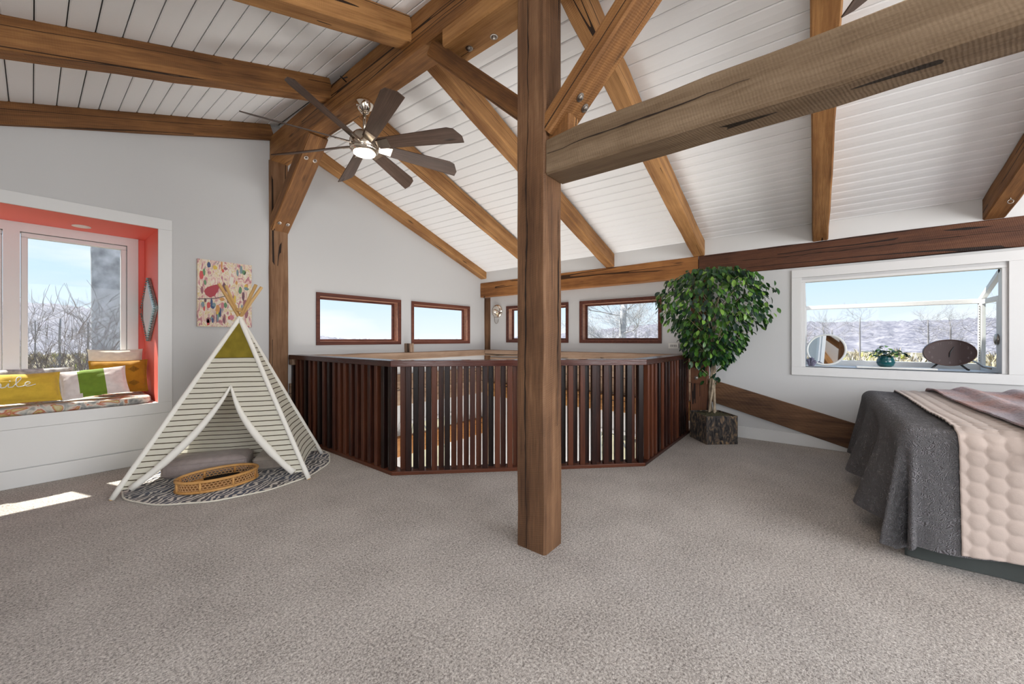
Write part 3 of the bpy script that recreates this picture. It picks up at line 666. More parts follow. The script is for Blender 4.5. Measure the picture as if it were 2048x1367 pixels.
pal = [(.55, .06, .06), (.10, .22, .10), (.03, .06, .16), (.55, .26, .07), (.62, .42, .06), (.50, .16, .20), (.16, .24, .26), (.28, .10, .12), (.70, .66, .56), (.12, .04, .06)]
pms = [mat('paint_%d' % k, c, .5) for k, c in enumerate(pal)]; rp = random.Random(5)
dabs = MB()
for k in range(70):
    cx, cz = rp.uniform(-.21, .21), rp.uniform(-.32, .32)
    if -.2 < cx < -.05 and -.06 < cz < .11: continue
    a, b_ = rp.uniform(.008, .024), rp.uniform(.014, .055); mi = rp.randrange(len(pal)); nn = 9
    dabs.face([(cx+a*math.cos(2*PI*i/nn)*rp.uniform(.8, 1.15), -.0386-.0001*(k % 6), cz+b_*math.sin(2*PI*i/nn)*rp.uniform(.8, 1.15)) for i in range(nn)], mi)
dabs.build('paint_dabs', pms, pa)

# ================================================================== ceiling fans
def make_fan(loc, rz, label):
    f = empty('ceiling_fan', loc); tag(f, label, 'ceiling fan', 'eight bladed ceiling fans under the ridge beam')
    mb = MB(); mb.lathe([(.075, 0), (.076, -.02), (.066, -.055), (.048, -.085), (.030, -.10), (.018, -.105)], 32); mb.build('canopy', M['chrome'], f, smooth=True)
    mb = MB(); mb.lathe([(.0135, -.10), (.0135, -.28)], 14); mb.build('downrod', M['nickel'], f, smooth=True)
    mb = MB(); mb.lathe([(.024, -.255), (.05, -.27), (.085, -.285), (.112, -.315), (.125, -.355), (.125, -.40), (.118, -.425), (.105, -.445), (.098, -.455), (.02, -.456)], 36); mo = mb.build('motor_housing', M['nickel'], f, smooth=True)
    mb = MB(); mb.lathe([(.119, -.422), (.123, -.430), (.119, -.438)], 36); mb.build('band', M['chrome'], mo, smooth=True)
    mb = MB(); mb.lathe([(.094, -.456), (.092, -.464), (.075, -.472), (.03, -.476), (.001, -.477)], 32); mb.build('light_lens', M['lamp'], f, smooth=True)
    p = math.radians(-24); L0, L1 = .13, .91
    bl = MB(); outl = []
    def half(t): return .052+.028*t      # half width grows to the tip
    nn = 14; top = []; bot = []
    for i in range(nn+1):
        t = i/nn; x = L0+(L1-L0)*t
        hw_l = half(t); hw_r = half(t)
        if t > .86: hw_r = half(t)*math.sqrt(max(0, 1-((t-.86)/.14)**2))*1.0-.02*((t-.86)/.14)
        top.append((x, hw_l)); bot.append((x, -hw_r))
    poly = top+bot[::-1]
    for z in (-.004, .004): bl.v += [(x, y, z) for x, y in poly]
    K = len(poly); bl.f = [tuple(range(K-1, -1, -1)), tuple(range(K, 2*K))]+[(k, (k+1) % K, K+(k+1) % K, K+k) for k in range(K)]; bl.m = [0]*len(bl.f)
    bme_ = bl.mesh('blade', M['blade'])
    ar = MB(); ar.hexa([(.09, -.03, -.012), (.24, -.045, -.006), (.24, .045, -.006), (.09, .03, -.012), (.09, -.03, .006), (.24, -.045, .006), (.24, .045, .006), (.09, .03, .006)]); ame = ar.mesh('blade_arm', M['nickel'])
    for k in range(8):
        a = math.radians(27+45*k)+rz
        o = link('blade', bme_, f); o.matrix_local = Matrix.Translation((0, 0, -.385)) @ Matrix.Rotation(a, 4, 'Z') @ Matrix.Rotation(p, 4, 'X')
        r_ = link('blade_arm', ame, o); r_.location = (0, 0, -.002)
    ld = bpy.data.lights.new('fan_lamp', 'SPOT'); ld.energy = 22; ld.color = (1, .86, .68); ld.spot_size = math.radians(165); ld.spot_blend = .6; ld.shadow_soft_size = .08
    lo_ = bpy.data.objects.new('fan_lamp', ld); COL.objects.link(lo_); lo_.parent = f; lo_.location = (0, 0, -.49)
    return f
make_fan((1.85, 3.155, 3.322), 0, 'bronze bladed nickel ceiling fan with glowing light hanging by the gable')
make_fan((1.85, -.52, 3.322), math.radians(-5), 'ceiling fan of which one dark blade tip shows at the top right')

# ================================================================== wall lamp and switch plate
wl = empty('wall_lamp', (XS, 4.717, 1.732)); tag(wl, 'round silver wall lamp beside the corner post', 'wall lamp')
R90 = Matrix.Rotation(-PI/2, 4, 'Y')
mb = MB(); mb.lathe([(.125, 0), (.128, .012), (.115, .03), (.08, .045), (.05, .05)], 32); o = mb.build('shade', M['chrome'], wl, smooth=True); o.matrix_local = R90
mb = MB(); mb.lathe([(.05, .045), (.045, .075), (.03, .09), (.02, .11), (.001, .115)], 24); o = mb.build('lamp_head', M['chrome'], wl, smooth=True); o.matrix_local = Matrix.Translation((0, .01, -.01)) @ R90
mb = MB(); mb.tube([(-.02, .05*math.cos(a)+.01, -.15+.085*math.sin(a)) for a in [PI+PI*k/14 for k in range(15)]]+[(-.02, .06, -.10)], .006, 8); mb.build('arm_loop', M['steel'], wl, smooth=True)
sw = empty('switch_plate', (XS, 1.515, 1.11)); tag(sw, 'small white switch plate on the wall left of the potted tree', 'switch plate')
mb = MB(); mb.box((-.007, -.075, -.038), (0, .075, .038)); mb.build('plate', M['plastic'], sw, angle=.003)
for k in range(4): mb = MB(); mb.box((-.012, .018-.022*k-.005+.02, -.016), (-.006, .018-.022*k+.005+.02, .016)); mb.build('toggle', M['grey_print'], sw)
mb = MB(); mb.box((-.014, -.073, -.034), (-.005, -.058, .034)); mb.build('slider', M['grey_print'], sw)

# ================================================================== garden window on the right wall
gx = XB; XO = 6.0
f = MB(); ring(f, GW[0]-.09, GW[1]+.09, GW[2]-.094, GW[3]+.118, .09, -.018, .0, lambda a, z, d: (XB+d, a, z)); gw = f.build('window_8', M['white'], angle=.003); recalc(gw.data); tag(gw, 'white garden window box with sloping glass roof in the right wall', kind='structure')
sx0, sx1 = GW[0]+.02, GW[1]-.02
def gpart(nm, boxes, m='white', bev=.003):
    mb = MB()
    for a, b in boxes: mb.box(a, b)
    o = mb.build(nm, M[m], gw, angle=bev); return o
gpart('shelf', [((XB+.0, GW[0], .865), (XO+.03, GW[1], .89))])
gpart('bottom_rail', [((XO-.02, GW[0], .89), (XO+.03, GW[1], .952))])
gpart('cross_bar', [((XO-.025, GW[0], 1.565), (XO+.03, GW[1], 1.61))])
gpart('corner_post', [((XO-.025, GW[1]-.04, .952), (XO+.03, GW[1], 1.565))]); gpart('corner_post', [((XO-.025, GW[0], .952), (XO+.03, GW[0]+.04, 1.565))])
gpart('head', [((XB, GW[0], 1.84), (XB+.09, GW[1], 1.866))])
for ya, yb in ((GW[1]-.035, GW[1]), (GW[0], GW[0]+.035)):
    gpart('jamb', [((XB, ya, .89), (XB+.09, yb, 1.84))])
    mb = MB(); mb.hexa([(XB+.05, ya, 1.815), (XO+.02, ya, 1.575), (XO+.02, yb, 1.575), (XB+.05, yb, 1.815), (XB+.05, ya, 1.86), (XO+.02, ya, 1.62), (XO+.02, yb, 1.62), (XB+.05, yb, 1.86)]); mb.build('roof_bar', M['white'], gw)
mb = MB(); mb.hexa([(XB+.07, GW[0]+.02, 1.835), (XO+.01, GW[0]+.02, 1.595), (XO+.01, GW[1]-.02, 1.595), (XB+.07, GW[1]-.02, 1.835), (XB+.07, GW[0]+.02, 1.84), (XO+.01, GW[0]+.02, 1.60), (XO+.01, GW[1]-.02, 1.60), (XB+.07, GW[1]-.02, 1.84)]); mb.build('roof_pane', M['glass'], gw)
mb = MB(); mb.box((XO, GW[0]+.02, .94), (XO+.005, GW[1]-.02, 1.58)); mb.build('front_pane', M['glass'], gw)
for y, nm in ((GW[1]-.02, 'side_sash'), (GW[0]+.015, 'side_sash')):
    mb = MB(); ring(mb, XB+.09, XO-.03, .892, 1.60, .045, -.006, .02, lambda a, z, d: (a, y+d, min(z, 1.60+(XO-a)*.36 if z > 1.3 else z))); mb.build(nm, M['white'], gw)
    mb = MB(); mb.box((XB+.13, y+.004, .935), (XO-.07, y+.008, 1.56)); mb.build('side_pane', M['glass'], gw)
mb = MB(); mb.box((XO-.05, GW[0]+.04, .96), (XO-.03, GW[0]+.05, 1.55)); sd_ = mb.build('shelf_track', M['white'], gw)
mb = MB()
for k in range(22): mb.box((XO-.0515, GW[0]+.043, .98+k*.026), (XO-.0495, GW[0]+.047, .99+k*.026))
tag(mb.build('track_slots', M['black'], sd_), kind='stuff')
mb = MB(); mb.tube([(5.58, GW[0]+.055, .925), (5.66, GW[0]+.085, .935), (5.74, GW[0]+.10, .965), (5.82, GW[0]+.12, .99)], .008, 8); cr_ = mb.build('crank_handle', M['steel'], gw, smooth=True)
mb = MB(); mb.sphere((5.825, GW[0]+.121, .994), .012, 6); mb.build('knob', M['black'], cr_, smooth=True)
mb = MB(); mb.lathe([(.05, 0), (.05, .012), (.03, .018)], 20); o = mb.build('sash_lock', M['steel'], gw, smooth=True); o.matrix_local = Matrix.Translation((5.50, GW[0]+.036, 1.20)) @ Matrix.Rotation(-PI/2, 4, 'X')

# things on the garden window shelf
cl = empty('desk_clock', (5.74, -1.06, .89)); cl.rotation_euler = (0, 0, math.radians(8)); tag(cl, 'oval dark brown clock on two short legs on the garden window shelf', 'clock')
m_clock = mat('clock_face', (.060, .030, .028), .45); m_num = mat('clock_numerals', (.19, .15, .145), .5)
def disc_x(mb, ry, rz, x0, x1, n=40, c=(0, 0)):
    b0 = len(mb.v)
    for x in (x0, x1): mb.v += [(x, c[0]+ry*math.cos(2*PI*k/n), c[1]+rz*math.sin(2*PI*k/n)) for k in range(n)]
    mb.f += [tuple(b0+k for k in range(n)), tuple(b0+n+k for k in range(n-1, -1, -1))]+[(b0+k, b0+n+k, b0+n+(k+1) % n, b0+(k+1) % n) for k in range(n)]; mb.m += [0]*(n+2)
mb = MB(); disc_x(mb, .187, .132, -.02, .02, c=(0, .175)); o = mb.build('case', m_clock, cl, angle=.006); recalc(o.data)
mb = MB()
pts = [(-.021, .183*math.cos(a), .175+.128*math.sin(a)) for a in [2*PI*k/40 for k in range(41)]]; mb.tube(pts, .006, 6, cap=False); mb.build('rim', mat('clock_rim', (.10, .055, .045), .35), cl, smooth=True)
for k in range(1, 13):
    a = PI/2+2*PI*k/12; cd = bpy.data.curves.new('numeral', 'FONT'); cd.body = str(k); cd.size = .034; cd.align_x = 'CENTER'; cd.align_y = 'CENTER'; cd.extrude = .0008
    to = bpy.data.objects.new('tmp', cd); COL.objects.link(to); me_ = bpy.data.meshes.new_from_object(to.evaluated_get(bpy.context.evaluated_depsgraph_get())); bpy.data.objects.remove(to); me_.materials.clear(); me_.materials.append(m_num); o = link('numeral', me_, cl); o.matrix_local = Matrix.Translation((-.0215, .145*math.cos(a), .175+.098*math.sin(a))) @ Matrix(((0, 0, -1, 0), (-1, 0, 0, 0), (0, 1, 0, 0), (0, 0, 0, 1)))
for (ey, ez, wd) in ((-.028, .235, .006), (.004, .130, .007)):
    mb = MB(); mb.tube([(-.024, 0, .175), (-.024, ey, ez)], [wd, wd*.5], 6); mb.build('hand', M['black'], cl)
for sy in (-1, 1):
    mb = MB(); mb.tube([(0, sy*.075, .065), (-.005, sy*.125, .012), (-.005, sy*.14, .006)], .009, 8); mb.build('leg', M['black'], cl, smooth=True)

ty = empty('serving_tray', (5.66, -.66, .891)); tag(ty, 'thin white board under the small plant on the garden window shelf', 'tray')
mb = MB(); mb.box((-.07, -.30, 0), (.07, .30, .016)); mb.build('board', M['plastic'], ty, angle=.004)
pp = empty('potted_plant', (5.66, -.595, .9075)); tag(pp, 'small leafy plant in a glossy teal pot on the garden window shelf', 'plant')
mb = MB(); mb.lathe([(.045, 0), (.062, .012), (.074, .045), (.070, .075), (.060, .092), (.062, .105), (.068, .112), (.058, .112), (.052, .09)], 28); mb.build('pot', mat('teal_glaze', (.006, .085, .095), .12, spec=.7), pp, smooth=True)
m_leafs = [mat('leaf_%d' % k, c, .38, spec=.5) for k, c in enumerate([(.016, .062, .014), (.055, .15, .018), (.16, .30, .045), (.008, .032, .020)])]
def leaf_mesh(L, Wd, m, fold=.25):
    mb = MB(); n = 5; rows = []
    for i in range(n+1):
        t = i/n; w_ = Wd/2*math.sin(PI*min(1, t*.93+.03))**.85*(1 if t < .98 else 0); x = L*t; dz = -L*.22*t*t
        mb.v += [(x, -w_, dz+fold*w_), (x, 0, dz), (x, w_, dz+fold*w_)]
    for i in range(n): b0 = i*3; mb.f += [(b0, b0+3, b0+4, b0+1), (b0+1, b0+4, b0+5, b0+2)]; mb.m += [0, 0]
    return mb.mesh('leaf', m, smooth=True)
rl_ = random.Random(11); sm = [leaf_mesh(.055, .032, m) for m in m_leafs]
for k in range(70):
    a = rl_.uniform(0, 2*PI); r = rl_.uniform(.01, .13); z = .115+rl_.uniform(.0, .11)*(1-r/.19)
    o = link('leaf', sm[rl_.randrange(4)], pp); o.location = (r*math.cos(a)*.7, r*math.sin(a)*1.15, z); o.rotation_euler = (rl_.uniform(-.4, .4), rl_.uniform(-.5, .5), a+rl_.uniform(-.5, .5))
st = MB()
for k in range(9): a = 2*PI*k/9; st.tube([(0, 0, .08), (.05*math.cos(a), .07*math.sin(a), .15), (.08*math.cos(a), .12*math.sin(a), .17)], .002, 4)
st.build('stems', m_leafs[0], pp)
rm = empty('round_mirror', (5.78, -.10, .89)); rm.rotation_euler = (0, math.radians(10), math.radians(-12)); tag(rm, 'round tabletop mirror leaning in the corner of the garden window', 'mirror')
mb = MB(); pts = [(0, .178*math.cos(a), .19+.178*math.sin(a)) for a in [2*PI*k/48 for k in range(49)]]; mb.tube(pts, .012, 8, cap=False); mb.build('frame', M['plastic'], rm, smooth=True)
mb = MB(); disc_x(mb, .172, .172, -.003, .006, c=(0, .19)); o = mb.build('mirror_glass', M['mirror'], rm); recalc(o.data)
mb = MB(); mb.tube([(.01, 0, .25), (.10, 0, .012)], .006, 6); mb.build('stand', M['plastic'], rm)
sp = empty('dried_sprigs', (5.62, .03, .891)); tag(sp, 'small clump of grey purple sprigs at the foot of the round mirror', 'plant')
mb = MB()
for k in range(60):
    a = rl_.uniform(0, 2*PI); r = rl_.uniform(0, .05); mb.tube([(r*.5*math.cos(a), r*.5*math.sin(a), 0), (r*math.cos(a), r*math.sin(a), .03+rl_.uniform(.02, .07))], [.003, .006], 4)
tag(mb.build('sprigs', mat('grey_purple', (.16, .15, .21), .9, var=.4, vscale=60), sp), kind='stuff')

# ================================================================== bed
X0, X1, Y1, Y0, ZT = 3.0, 5.02, -.385, -2.42, .715
bed = empty('bed', (3.98, -1.4, 0)); tag(bed, 'wide bed with grey coverlet in front of the garden window', 'bed')
def bpart(mb, nm, m, sm_=True): 
    o = mb.build(nm, m, bed, smooth=sm_); o.matrix_parent_inverse = bed.matrix_world.inverted() if False else Matrix.Translation((-3.98, 1.4, 0)); return o
mb = MB(); mb.box((X0+.03, Y0, .30), (X1-.03, Y1-.03, ZT-.03)); bpart(mb, 'mattress', M['cream'], False)
mb = MB(); mb.box((X0+.06, Y0, .03), (X1-.06, Y1-.06, .30)); bpart(mb, 'box_spring', M['grey_print'], False)
# pleated skirt
m_skirt = mat('bed_skirt', (.060, .068, .064), .85, bump=.1, bscale=50)
mb = MB()
def skirt(u, v):
    per = [(X0+.012, Y0), (X0+.012, Y1-.012), (X1-.012, Y1-.012)]; L1 = Y1-Y0; L2 = X1-X0; s_ = u*(L1+L2)
    if s_ < L1: x, y, nx, ny = per[0][0], Y0+s_, -1, 0
    else: x, y, nx, ny = per[0][0]+s_-L1, per[1][1], 0, 1
    w_ = .010*math.sin(s_*14)*(1-v)+.014*(1-v)*noise.noise(Vector((s_*5, v*2, 1)))
    return (x+nx*w_, y+ny*w_, .004+v*.30)
mb.grid(skirt, 180, 4); bpart(mb, 'bed_skirt', m_skirt)
R_ = .075
def drape(px, py, top, extra=0.0, wave=1.0, seed=0.0, floor_z=.012):
    """lay a cloth point (px, py) over the mattress block; beyond the edges it rolls over and hangs"""
    dx = max(0, X0+R_*.6-px); dy = max(0, py-(Y1-R_*.6)); ex = max(0, px-(X1-R_*.6))
    cx = min(max(px, X0+R_*.6), X1-R_*.6); cy = min(py, Y1-R_*.6)
    sx = -dx+ex; dh = math.hypot(sx, dy); d = max(abs(sx), dy)+.10*min(abs(sx), dy)
    z = top+.010*noise.noise(Vector((px*1.7+seed, py*1.7, 2)))+.004*noise.noise(Vector((px*6, py*6+seed, 5)))
    if d < 1e-6: return Vector((cx, cy, z+extra))
    nx, ny = sx/dh, dy/dh
    q = R_*PI/2
    if d < q: a = d/R_; out_, dz = R_*math.sin(a), R_*(1-math.cos(a))
    else: out_, dz = R_, R_+(d-q)
    hang = max(0, dz-R_)
    corner = 4*nx*nx*ny*ny
    out_ += extra+hang*(.05+.02*corner+(.10 if dy > 0 and sx >= 0 else 0))*wave*.6
    if dx > 0 and dy <= 1e-6 or ex > 0 and dy <= 1e-6: out_ += wave*hang*.09*math.sin(py*9+seed)
    elif dy > 0 and sx == 0: out_ += wave*hang*.20*math.sin(px*7.5+1.0+seed)
    else: out_ += wave*hang*.14*math.sin(math.atan2(dy, abs(sx))*8+.2)
    zz = z-dz
    return Vector((cx+nx*out_, cy+ny*out_, max(floor_z, zz)))
m_cov = mat('grey_coverlet', (.165, .155, .165), .92, spec=.1, sheen=.25); n, l = N(m_cov); b_ = n['Principled BSDF']; t_ = n.new('ShaderNodeTexCoord')
v_ = n.new('ShaderNodeTexNoise'); v_.inputs['Scale'].default_value = 16; v_.inputs['Detail'].default_value = 1; v_.inputs['Distortion'].default_value = 2.2; l.new(t_.outputs['Object'], v_.inputs['Vector'])
sn = math_node(n, l, 'SINE', math_node(n, l, 'MULTIPLY', v_.outputs[0], 70)); bp_ = n.new('ShaderNodeBump'); bp_.inputs['Strength'].default_value = .9; bp_.inputs['Distance'].default_value = .010; l.new(sn, bp_.inputs['Height']); l.new(bp_.outputs[0], b_.inputs['Normal'])
mb = MB(); dr = .64
mb.grid(lambda u, v: drape(X0-dr+.03+u*(X1-X0+2*dr-.06), Y0+v*(Y1+dr-.04-Y0), ZT), 110, 110); o = bpart(mb, 'coverlet', m_cov)
# quilt with round puffs
m_quilt = mat('beige_quilt', (.47, .385, .34), .85, spec=.15, bump=.12, bscale=160, sheen=.2)
def puff(a, b):
    p = .078; best = 9
    row = round(b/(p*.82))
    for r in (row-1, row, row+1):
        off = p/2 if r % 2 else 0; c = round((a-off)/p)
        for cc in (c-1, c, c+1):
            best = min(best, math.hypot((a-(cc*p+off)), (b-r*p*.82)/.88))
    return max(0, 1-(best/(p*.50))**3)
def quilt(u, v):
    px = X0-.60+u*(X1+.15-X0+.60); py = -1.75+v*1.17
    return drape(px, py, ZT, +.010+.008*puff(px, py), .8, 0)
mb = MB(); mb.grid(quilt, 360, 160); qo = bpart(mb, 'quilt', m_quilt); md = qo.modifiers.new('thick', 'SOLIDIFY'); md.thickness = .006; md.offset = 1
qo.parent = None; qo.matrix_parent_inverse = Matrix.Identity(4); tag(qo, 'beige quilt with round stitched puffs laid across the bed', 'quilt')
def knit_mat():
    m = mat('knit_throw', (.25, .1, .09), .95, spec=.1, sheen=.4); n, l = N(m); b = n['Principled BSDF']; t = n.new('ShaderNodeTexCoord')
    z = n.new('ShaderNodeTexNoise'); z.inputs['Scale'].default_value = 3; z.inputs['Detail'].default_value = 3; l.new(t.outputs['Object'], z.inputs['Vector'])
    r = n.new('ShaderNodeValToRGB'); e = r.color_ramp.elements; e[0].position = .35; e[0].color = (.22, .16, .19, 1); e[1].position = .68; e[1].color = (.30, .095, .06, 1)
    l.new(z.outputs[0], r.inputs[0])
    mpn = n.new('ShaderNodeMapping'); mpn.inputs['Scale'].default_value = (25, 90, 25); l.new(t.outputs['Object'], mpn.inputs[0])
    z2 = n.new('ShaderNodeTexNoise'); z2.inputs['Scale'].default_value = 1; z2.inputs['Detail'].default_value = 3; l.new(mpn.outputs[0], z2.inputs['Vector'])
    mx_ = n.new('ShaderNodeMixRGB'); mx_.blend_type = 'OVERLAY'; mx_.inputs[0].default_value = .8; l.new(r.outputs[0], mx_.inputs[1]); l.new(z2.outputs[0], mx_.inputs[2]); l.new(mx_.outputs[0], b.inputs['Base Color'])
    bp = n.new('ShaderNodeBump'); bp.inputs['Strength'].default_value = .9; bp.inputs['Distance'].default_value = .01; l.new(z2.outputs[0], bp.inputs['Height']); l.new(bp.outputs[0], b.inputs['Normal']); return m
def throw(u, v):
    px = X0-.13+u*(X1-X0+.10)+.05*math.sin(v*9); py = -1.60+v*.82-.05*(1-u)
    fold = .012+.030*max(0, math.sin(py*22+px*1.1+noise.noise(Vector((px*1.5, py, 0)))*2))
    return drape(px, py, ZT, .024+fold, .6, 0)
mb = MB(); mb.grid(throw, 110, 90); th = mb.build('throw_blanket', knit_mat(), smooth=True); md = th.modifiers.new('thick', 'SOLIDIFY'); md.thickness = .010; md.offset = 1
tag(th, 'rust and mauve knitted throw crumpled on top of the beige quilt', 'throw')

# ================================================================== teepee
FL, FR, BR, BL = Vector((.366, 4.106, 0)), Vector((1.476, 3.393, 0)), Vector((1.885, 4.03, 0)), Vector((.79, 4.77, 0))
AP = Vector((1.165, 4.055, 1.435)); feet = [FL, FR, BR, BL]
tp = empty('play_teepee', (1.13, 4.08, 0)); tag(tp, 'striped canvas play teepee with olive top standing on the round rug', 'teepee')
off_t = Matrix.Translation((-1.13, -4.08, 0))
def tpart(mb, nm, m, sm_=False, kind=None):
    o = mb.build(nm, m, tp, smooth=sm_); o.matrix_parent_inverse = off_t; return o
ap = [AP+Vector((d.x, d.y, 0)).normalized()*.022 for d in [(f_-Vector((1.13, 4.08, 0))) for f_ in feet]]
ap = [AP-(q_-AP)*1.1 for q_ in ap]
for i, f_ in enumerate(feet):
    d = (ap[i]-f_); L = d.length*1.175; x = d.normalized()
    mb = MB(); mb.tube([(0, 0, 0), (L, 0, 0)], .0135, 12); o = mb.build('pole', M['tan_wood'], tp, smooth=False)
    o.matrix_local = off_t @ Matrix.Translation(f_) @ x.to_track_quat('X', 'Z').to_matrix().to_4x4()
def Q(i, t): return feet[i]+(ap[i]-feet[i])*t
def stripes_mat():
    m = mat('striped_canvas', (.80, .77, .68), .9, spec=.1); n, l = N(m); b = n['Principled BSDF']; t = n.new('ShaderNodeTexCoord'); sp_ = n.new('ShaderNodeSeparateXYZ'); l.new(t.outputs['Object'], sp_.inputs[0])
    z = n.new('ShaderNodeTexNoise'); z.inputs['Scale'].default_value = 6; l.new(t.outputs['Object'], z.inputs['Vector'])
    zz = math_node(n, l, 'ADD', sp_.outputs[2], math_node(n, l, 'MULTIPLY', z.outputs[0], .006))
    fr_ = math_node(n, l, 'FRACT', math_node(n, l, 'DIVIDE', zz, .0415)); ln = math_node(n, l, 'LESS_THAN', fr_, .17)
    mx_ = n.new('ShaderNodeMixRGB'); l.new(ln, mx_.inputs[0]); mx_.inputs[1].default_value = (.80, .77, .66, 1); mx_.inputs[2].default_value = (.085, .065, .035, 1); l.new(mx_.outputs[0], b.inputs['Base Color'])
    tl = n.new('ShaderNodeBsdfTranslucent'); l.new(mx_.outputs[0], tl.inputs[0]); ms = n.new('ShaderNodeMixShader'); ms.inputs[0].default_value = .3; o = n['Material Output']
    l.new(b.outputs[0], ms.inputs[1]); l.new(tl.outputs[0], ms.inputs[2]); l.new(ms.outputs[0], o.inputs[0]); return m
M['stripes'] = stripes_mat(); M['canvas'] = mat('plain_canvas', (.80, .78, .72), .9, spec=.1, bump=.08, bscale=30); M['olive'] = mat('olive_canvas', (.215, .165, .022), .85, spec=.15, bump=.1, bscale=25, var=.15, vscale=14)
def wob(p, k=.010): return p+Vector((noise.noise(p*4), noise.noise(p*4+Vector((9, 0, 0))), 0))*k
cent = Vector((1.13, 4.08, .5))
def panel(nm, i, j, t0, t1, m, sag=.03, nu=16, nv=22, tb=None):
    def fn(u, v):
        t = t0+(t1-t0)*v
        if tb and v == 0: t = tb[0]+(tb[1]-tb[0])*u
        p = Q(i, t).lerp(Q(j, t), u); ins = (cent-p); ins.z = 0
        return wob(p+ins.normalized()*sag*math.sin(PI*u)*(1-t))
    mb = MB(); mb.grid(fn, nu, nv); return tpart(mb, nm, m, True)
TO = .56
panel('canvas_panel', 1, 2, .075, .985, M['stripes'], .02)
panel('canvas_panel', 2, 3, .03, .985, M['stripes'], .05)
panel('canvas_panel', 3, 0, .03, .985, M['stripes'], .05)
panel('olive_panel', 0, 1, .725, .985, M['olive'], .0, 10, 8)
panel('canvas_panel', 0, 1, TO, .725, M['stripes'], .0, 14, 8)
for side in (0, 1):
    def fl_(u, v):
        t = .045+(TO-.045)*v; g = .5-.475*(1-t/TO)
        s_ = u*g if side == 0 else 1-u*g
        return wob(Q(0, t).lerp(Q(1, t), s_), .006)
    mb = MB(); mb.grid(fl_, 8, 22); tpart(mb, 'door_flap', M['stripes'], True)
    pts = []; rr = []
    for k in range(19):
        t = TO-(TO-.05)*k/18; g = .5-.475*(1-t/TO); s_ = g if side == 0 else 1-g; p = Q(0, t).lerp(Q(1, t), s_)
        pts.append(wob(p+Vector((-.35, -.5, 0))*.03*(1-t), .006)); rr.append(.008+.022*math.sin(PI*.5*min(1, k/13))*(1 if k < 15 else .75))
    mb = MB(); mb.tube(pts, rr, 12, flat=1.0); tpart(mb, 'rolled_flap', M['canvas'], True)
for i in range(4):
    mb = MB(); mb.tube([wob(Q(i, .004+.976*k/20), .002) for k in range(21)], [.019+.002*noise.noise(Vector((k*.7, i, 0))) for k in range(21)], 12); tpart(mb, 'pole_sleeve', M['canvas'], True)
mb = MB()
for k in range(5): mb.tube([(AP.x+.038*math.cos(a), AP.y+.038*math.sin(a), AP.z+.012+k*.007+.006*math.sin(a*2+k)) for a in [2*PI*q_/16 for q_ in range(17)]], .0035, 5, cap=False)
tpart(mb, 'lashing', M['tan_wood'])

# rug
def rug_mat():
    m = mat('boho_rug', (.1, .1, .1), .95, spec=.05, sheen=.2); n, l = N(m); b = n['Principled BSDF']; t = n.new('ShaderNodeTexCoord')
    mpn = n.new('ShaderNodeMapping'); mpn.inputs['Rotation'].default_value = (0, 0, .9); l.new(t.outputs['Object'], mpn.inputs[0])
    wv = n.new('ShaderNodeTexWave'); wv.inputs['Scale'].default_value = 7.5; wv.inputs['Distortion'].default_value = 9; wv.inputs['Detail'].default_value = 2; wv.inputs['Detail Scale'].default_value = 1.4; l.new(mpn.outputs[0], wv.inputs['Vector'])
    ln = n.new('ShaderNodeValToRGB'); ln.color_ramp.elements[0].position = .52; ln.color_ramp.elements[1].position = .74; l.new(wv.outputs['Fac'], ln.inputs[0])
    z = n.new('ShaderNodeTexNoise'); z.inputs['Scale'].default_value = 3.0; l.new(t.outputs['Object'], z.inputs['Vector'])
    r = n.new('ShaderNodeValToRGB'); e = r.color_ramp.elements; e[0].position = .38; e[0].color = (.020, .032, .075, 1); e[1].position = .6; e[1].color = (.035, .026, .022, 1); l.new(z.outputs[0], r.inputs[0])
    mx_ = n.new('ShaderNodeMixRGB'); l.new(ln.outputs[0], mx_.inputs[0]); l.new(r.outputs[0], mx_.inputs[1]); mx_.inputs[2].default_value = (.60, .55, .50, 1); l.new(mx_.outputs[0], b.inputs['Base Color']); return m
rg = empty('round_rug', (1.185, 4.15, .001)); tag(rg, 'round navy and brown rug with white wavy lines under the teepee', 'rug')
mb = MB(); NR = 96; rr_ = [.757+.006*math.sin(k*.9)+.005*noise.noise(Vector((k*.3, 0, 0))) for k in range(NR)]
mb.prism([(rr_[k]*math.cos(2*PI*k/NR), rr_[k]*math.sin(2*PI*k/NR)) for k in range(NR)], 0, .008); mb.build('pile', rug_mat(), rg)
mb = MB(); mb.tube([(rr_[k % NR]*math.cos(2*PI*k/NR), rr_[k % NR]*math.sin(2*PI*k/NR), .006) for k in range(NR+1)], .006, 6, cap=False); mb.build('edging', M['cream'], rg, smooth=True)

# rattan tray
pL, pR, pT, pB = onz(351.6, 962, .095), onz(515, 930, .095), onz(469, 922.4, .095), onz(408, 970.7, .095)
bc = (pL+pR+pT+pB)/4+Vector((-.54, -.84, 0))*.025; ax_ = (pR-pL); la = ax_.length/2; ang_b = math.atan2(ax_.y, ax_.x); sb_ = .178
rt = empty('rattan_tray', (bc.x, bc.y, .0105), ang_b); tag(rt, 'oval rattan tray with woven cane sides on the rug', 'tray')
def ell(a, z, k=1.0): return (la*k*math.cos(a), sb_*k*math.sin(a), z)
NE = 64
for z, r in ((.088, .012), (.0125, .011)):
    mb = MB(); mb.tube([ell(2*PI*k/NE, z) for k in range(NE+1)], r, 8, cap=False); mb.build('rim', M['rattan'], rt, smooth=True)
mb = MB(); mb.prism([ell(2*PI*k/NE, 0, .97)[:2] for k in range(NE)], .002, .008); mb.build('base', M['rattan'], rt)
mb = MB()
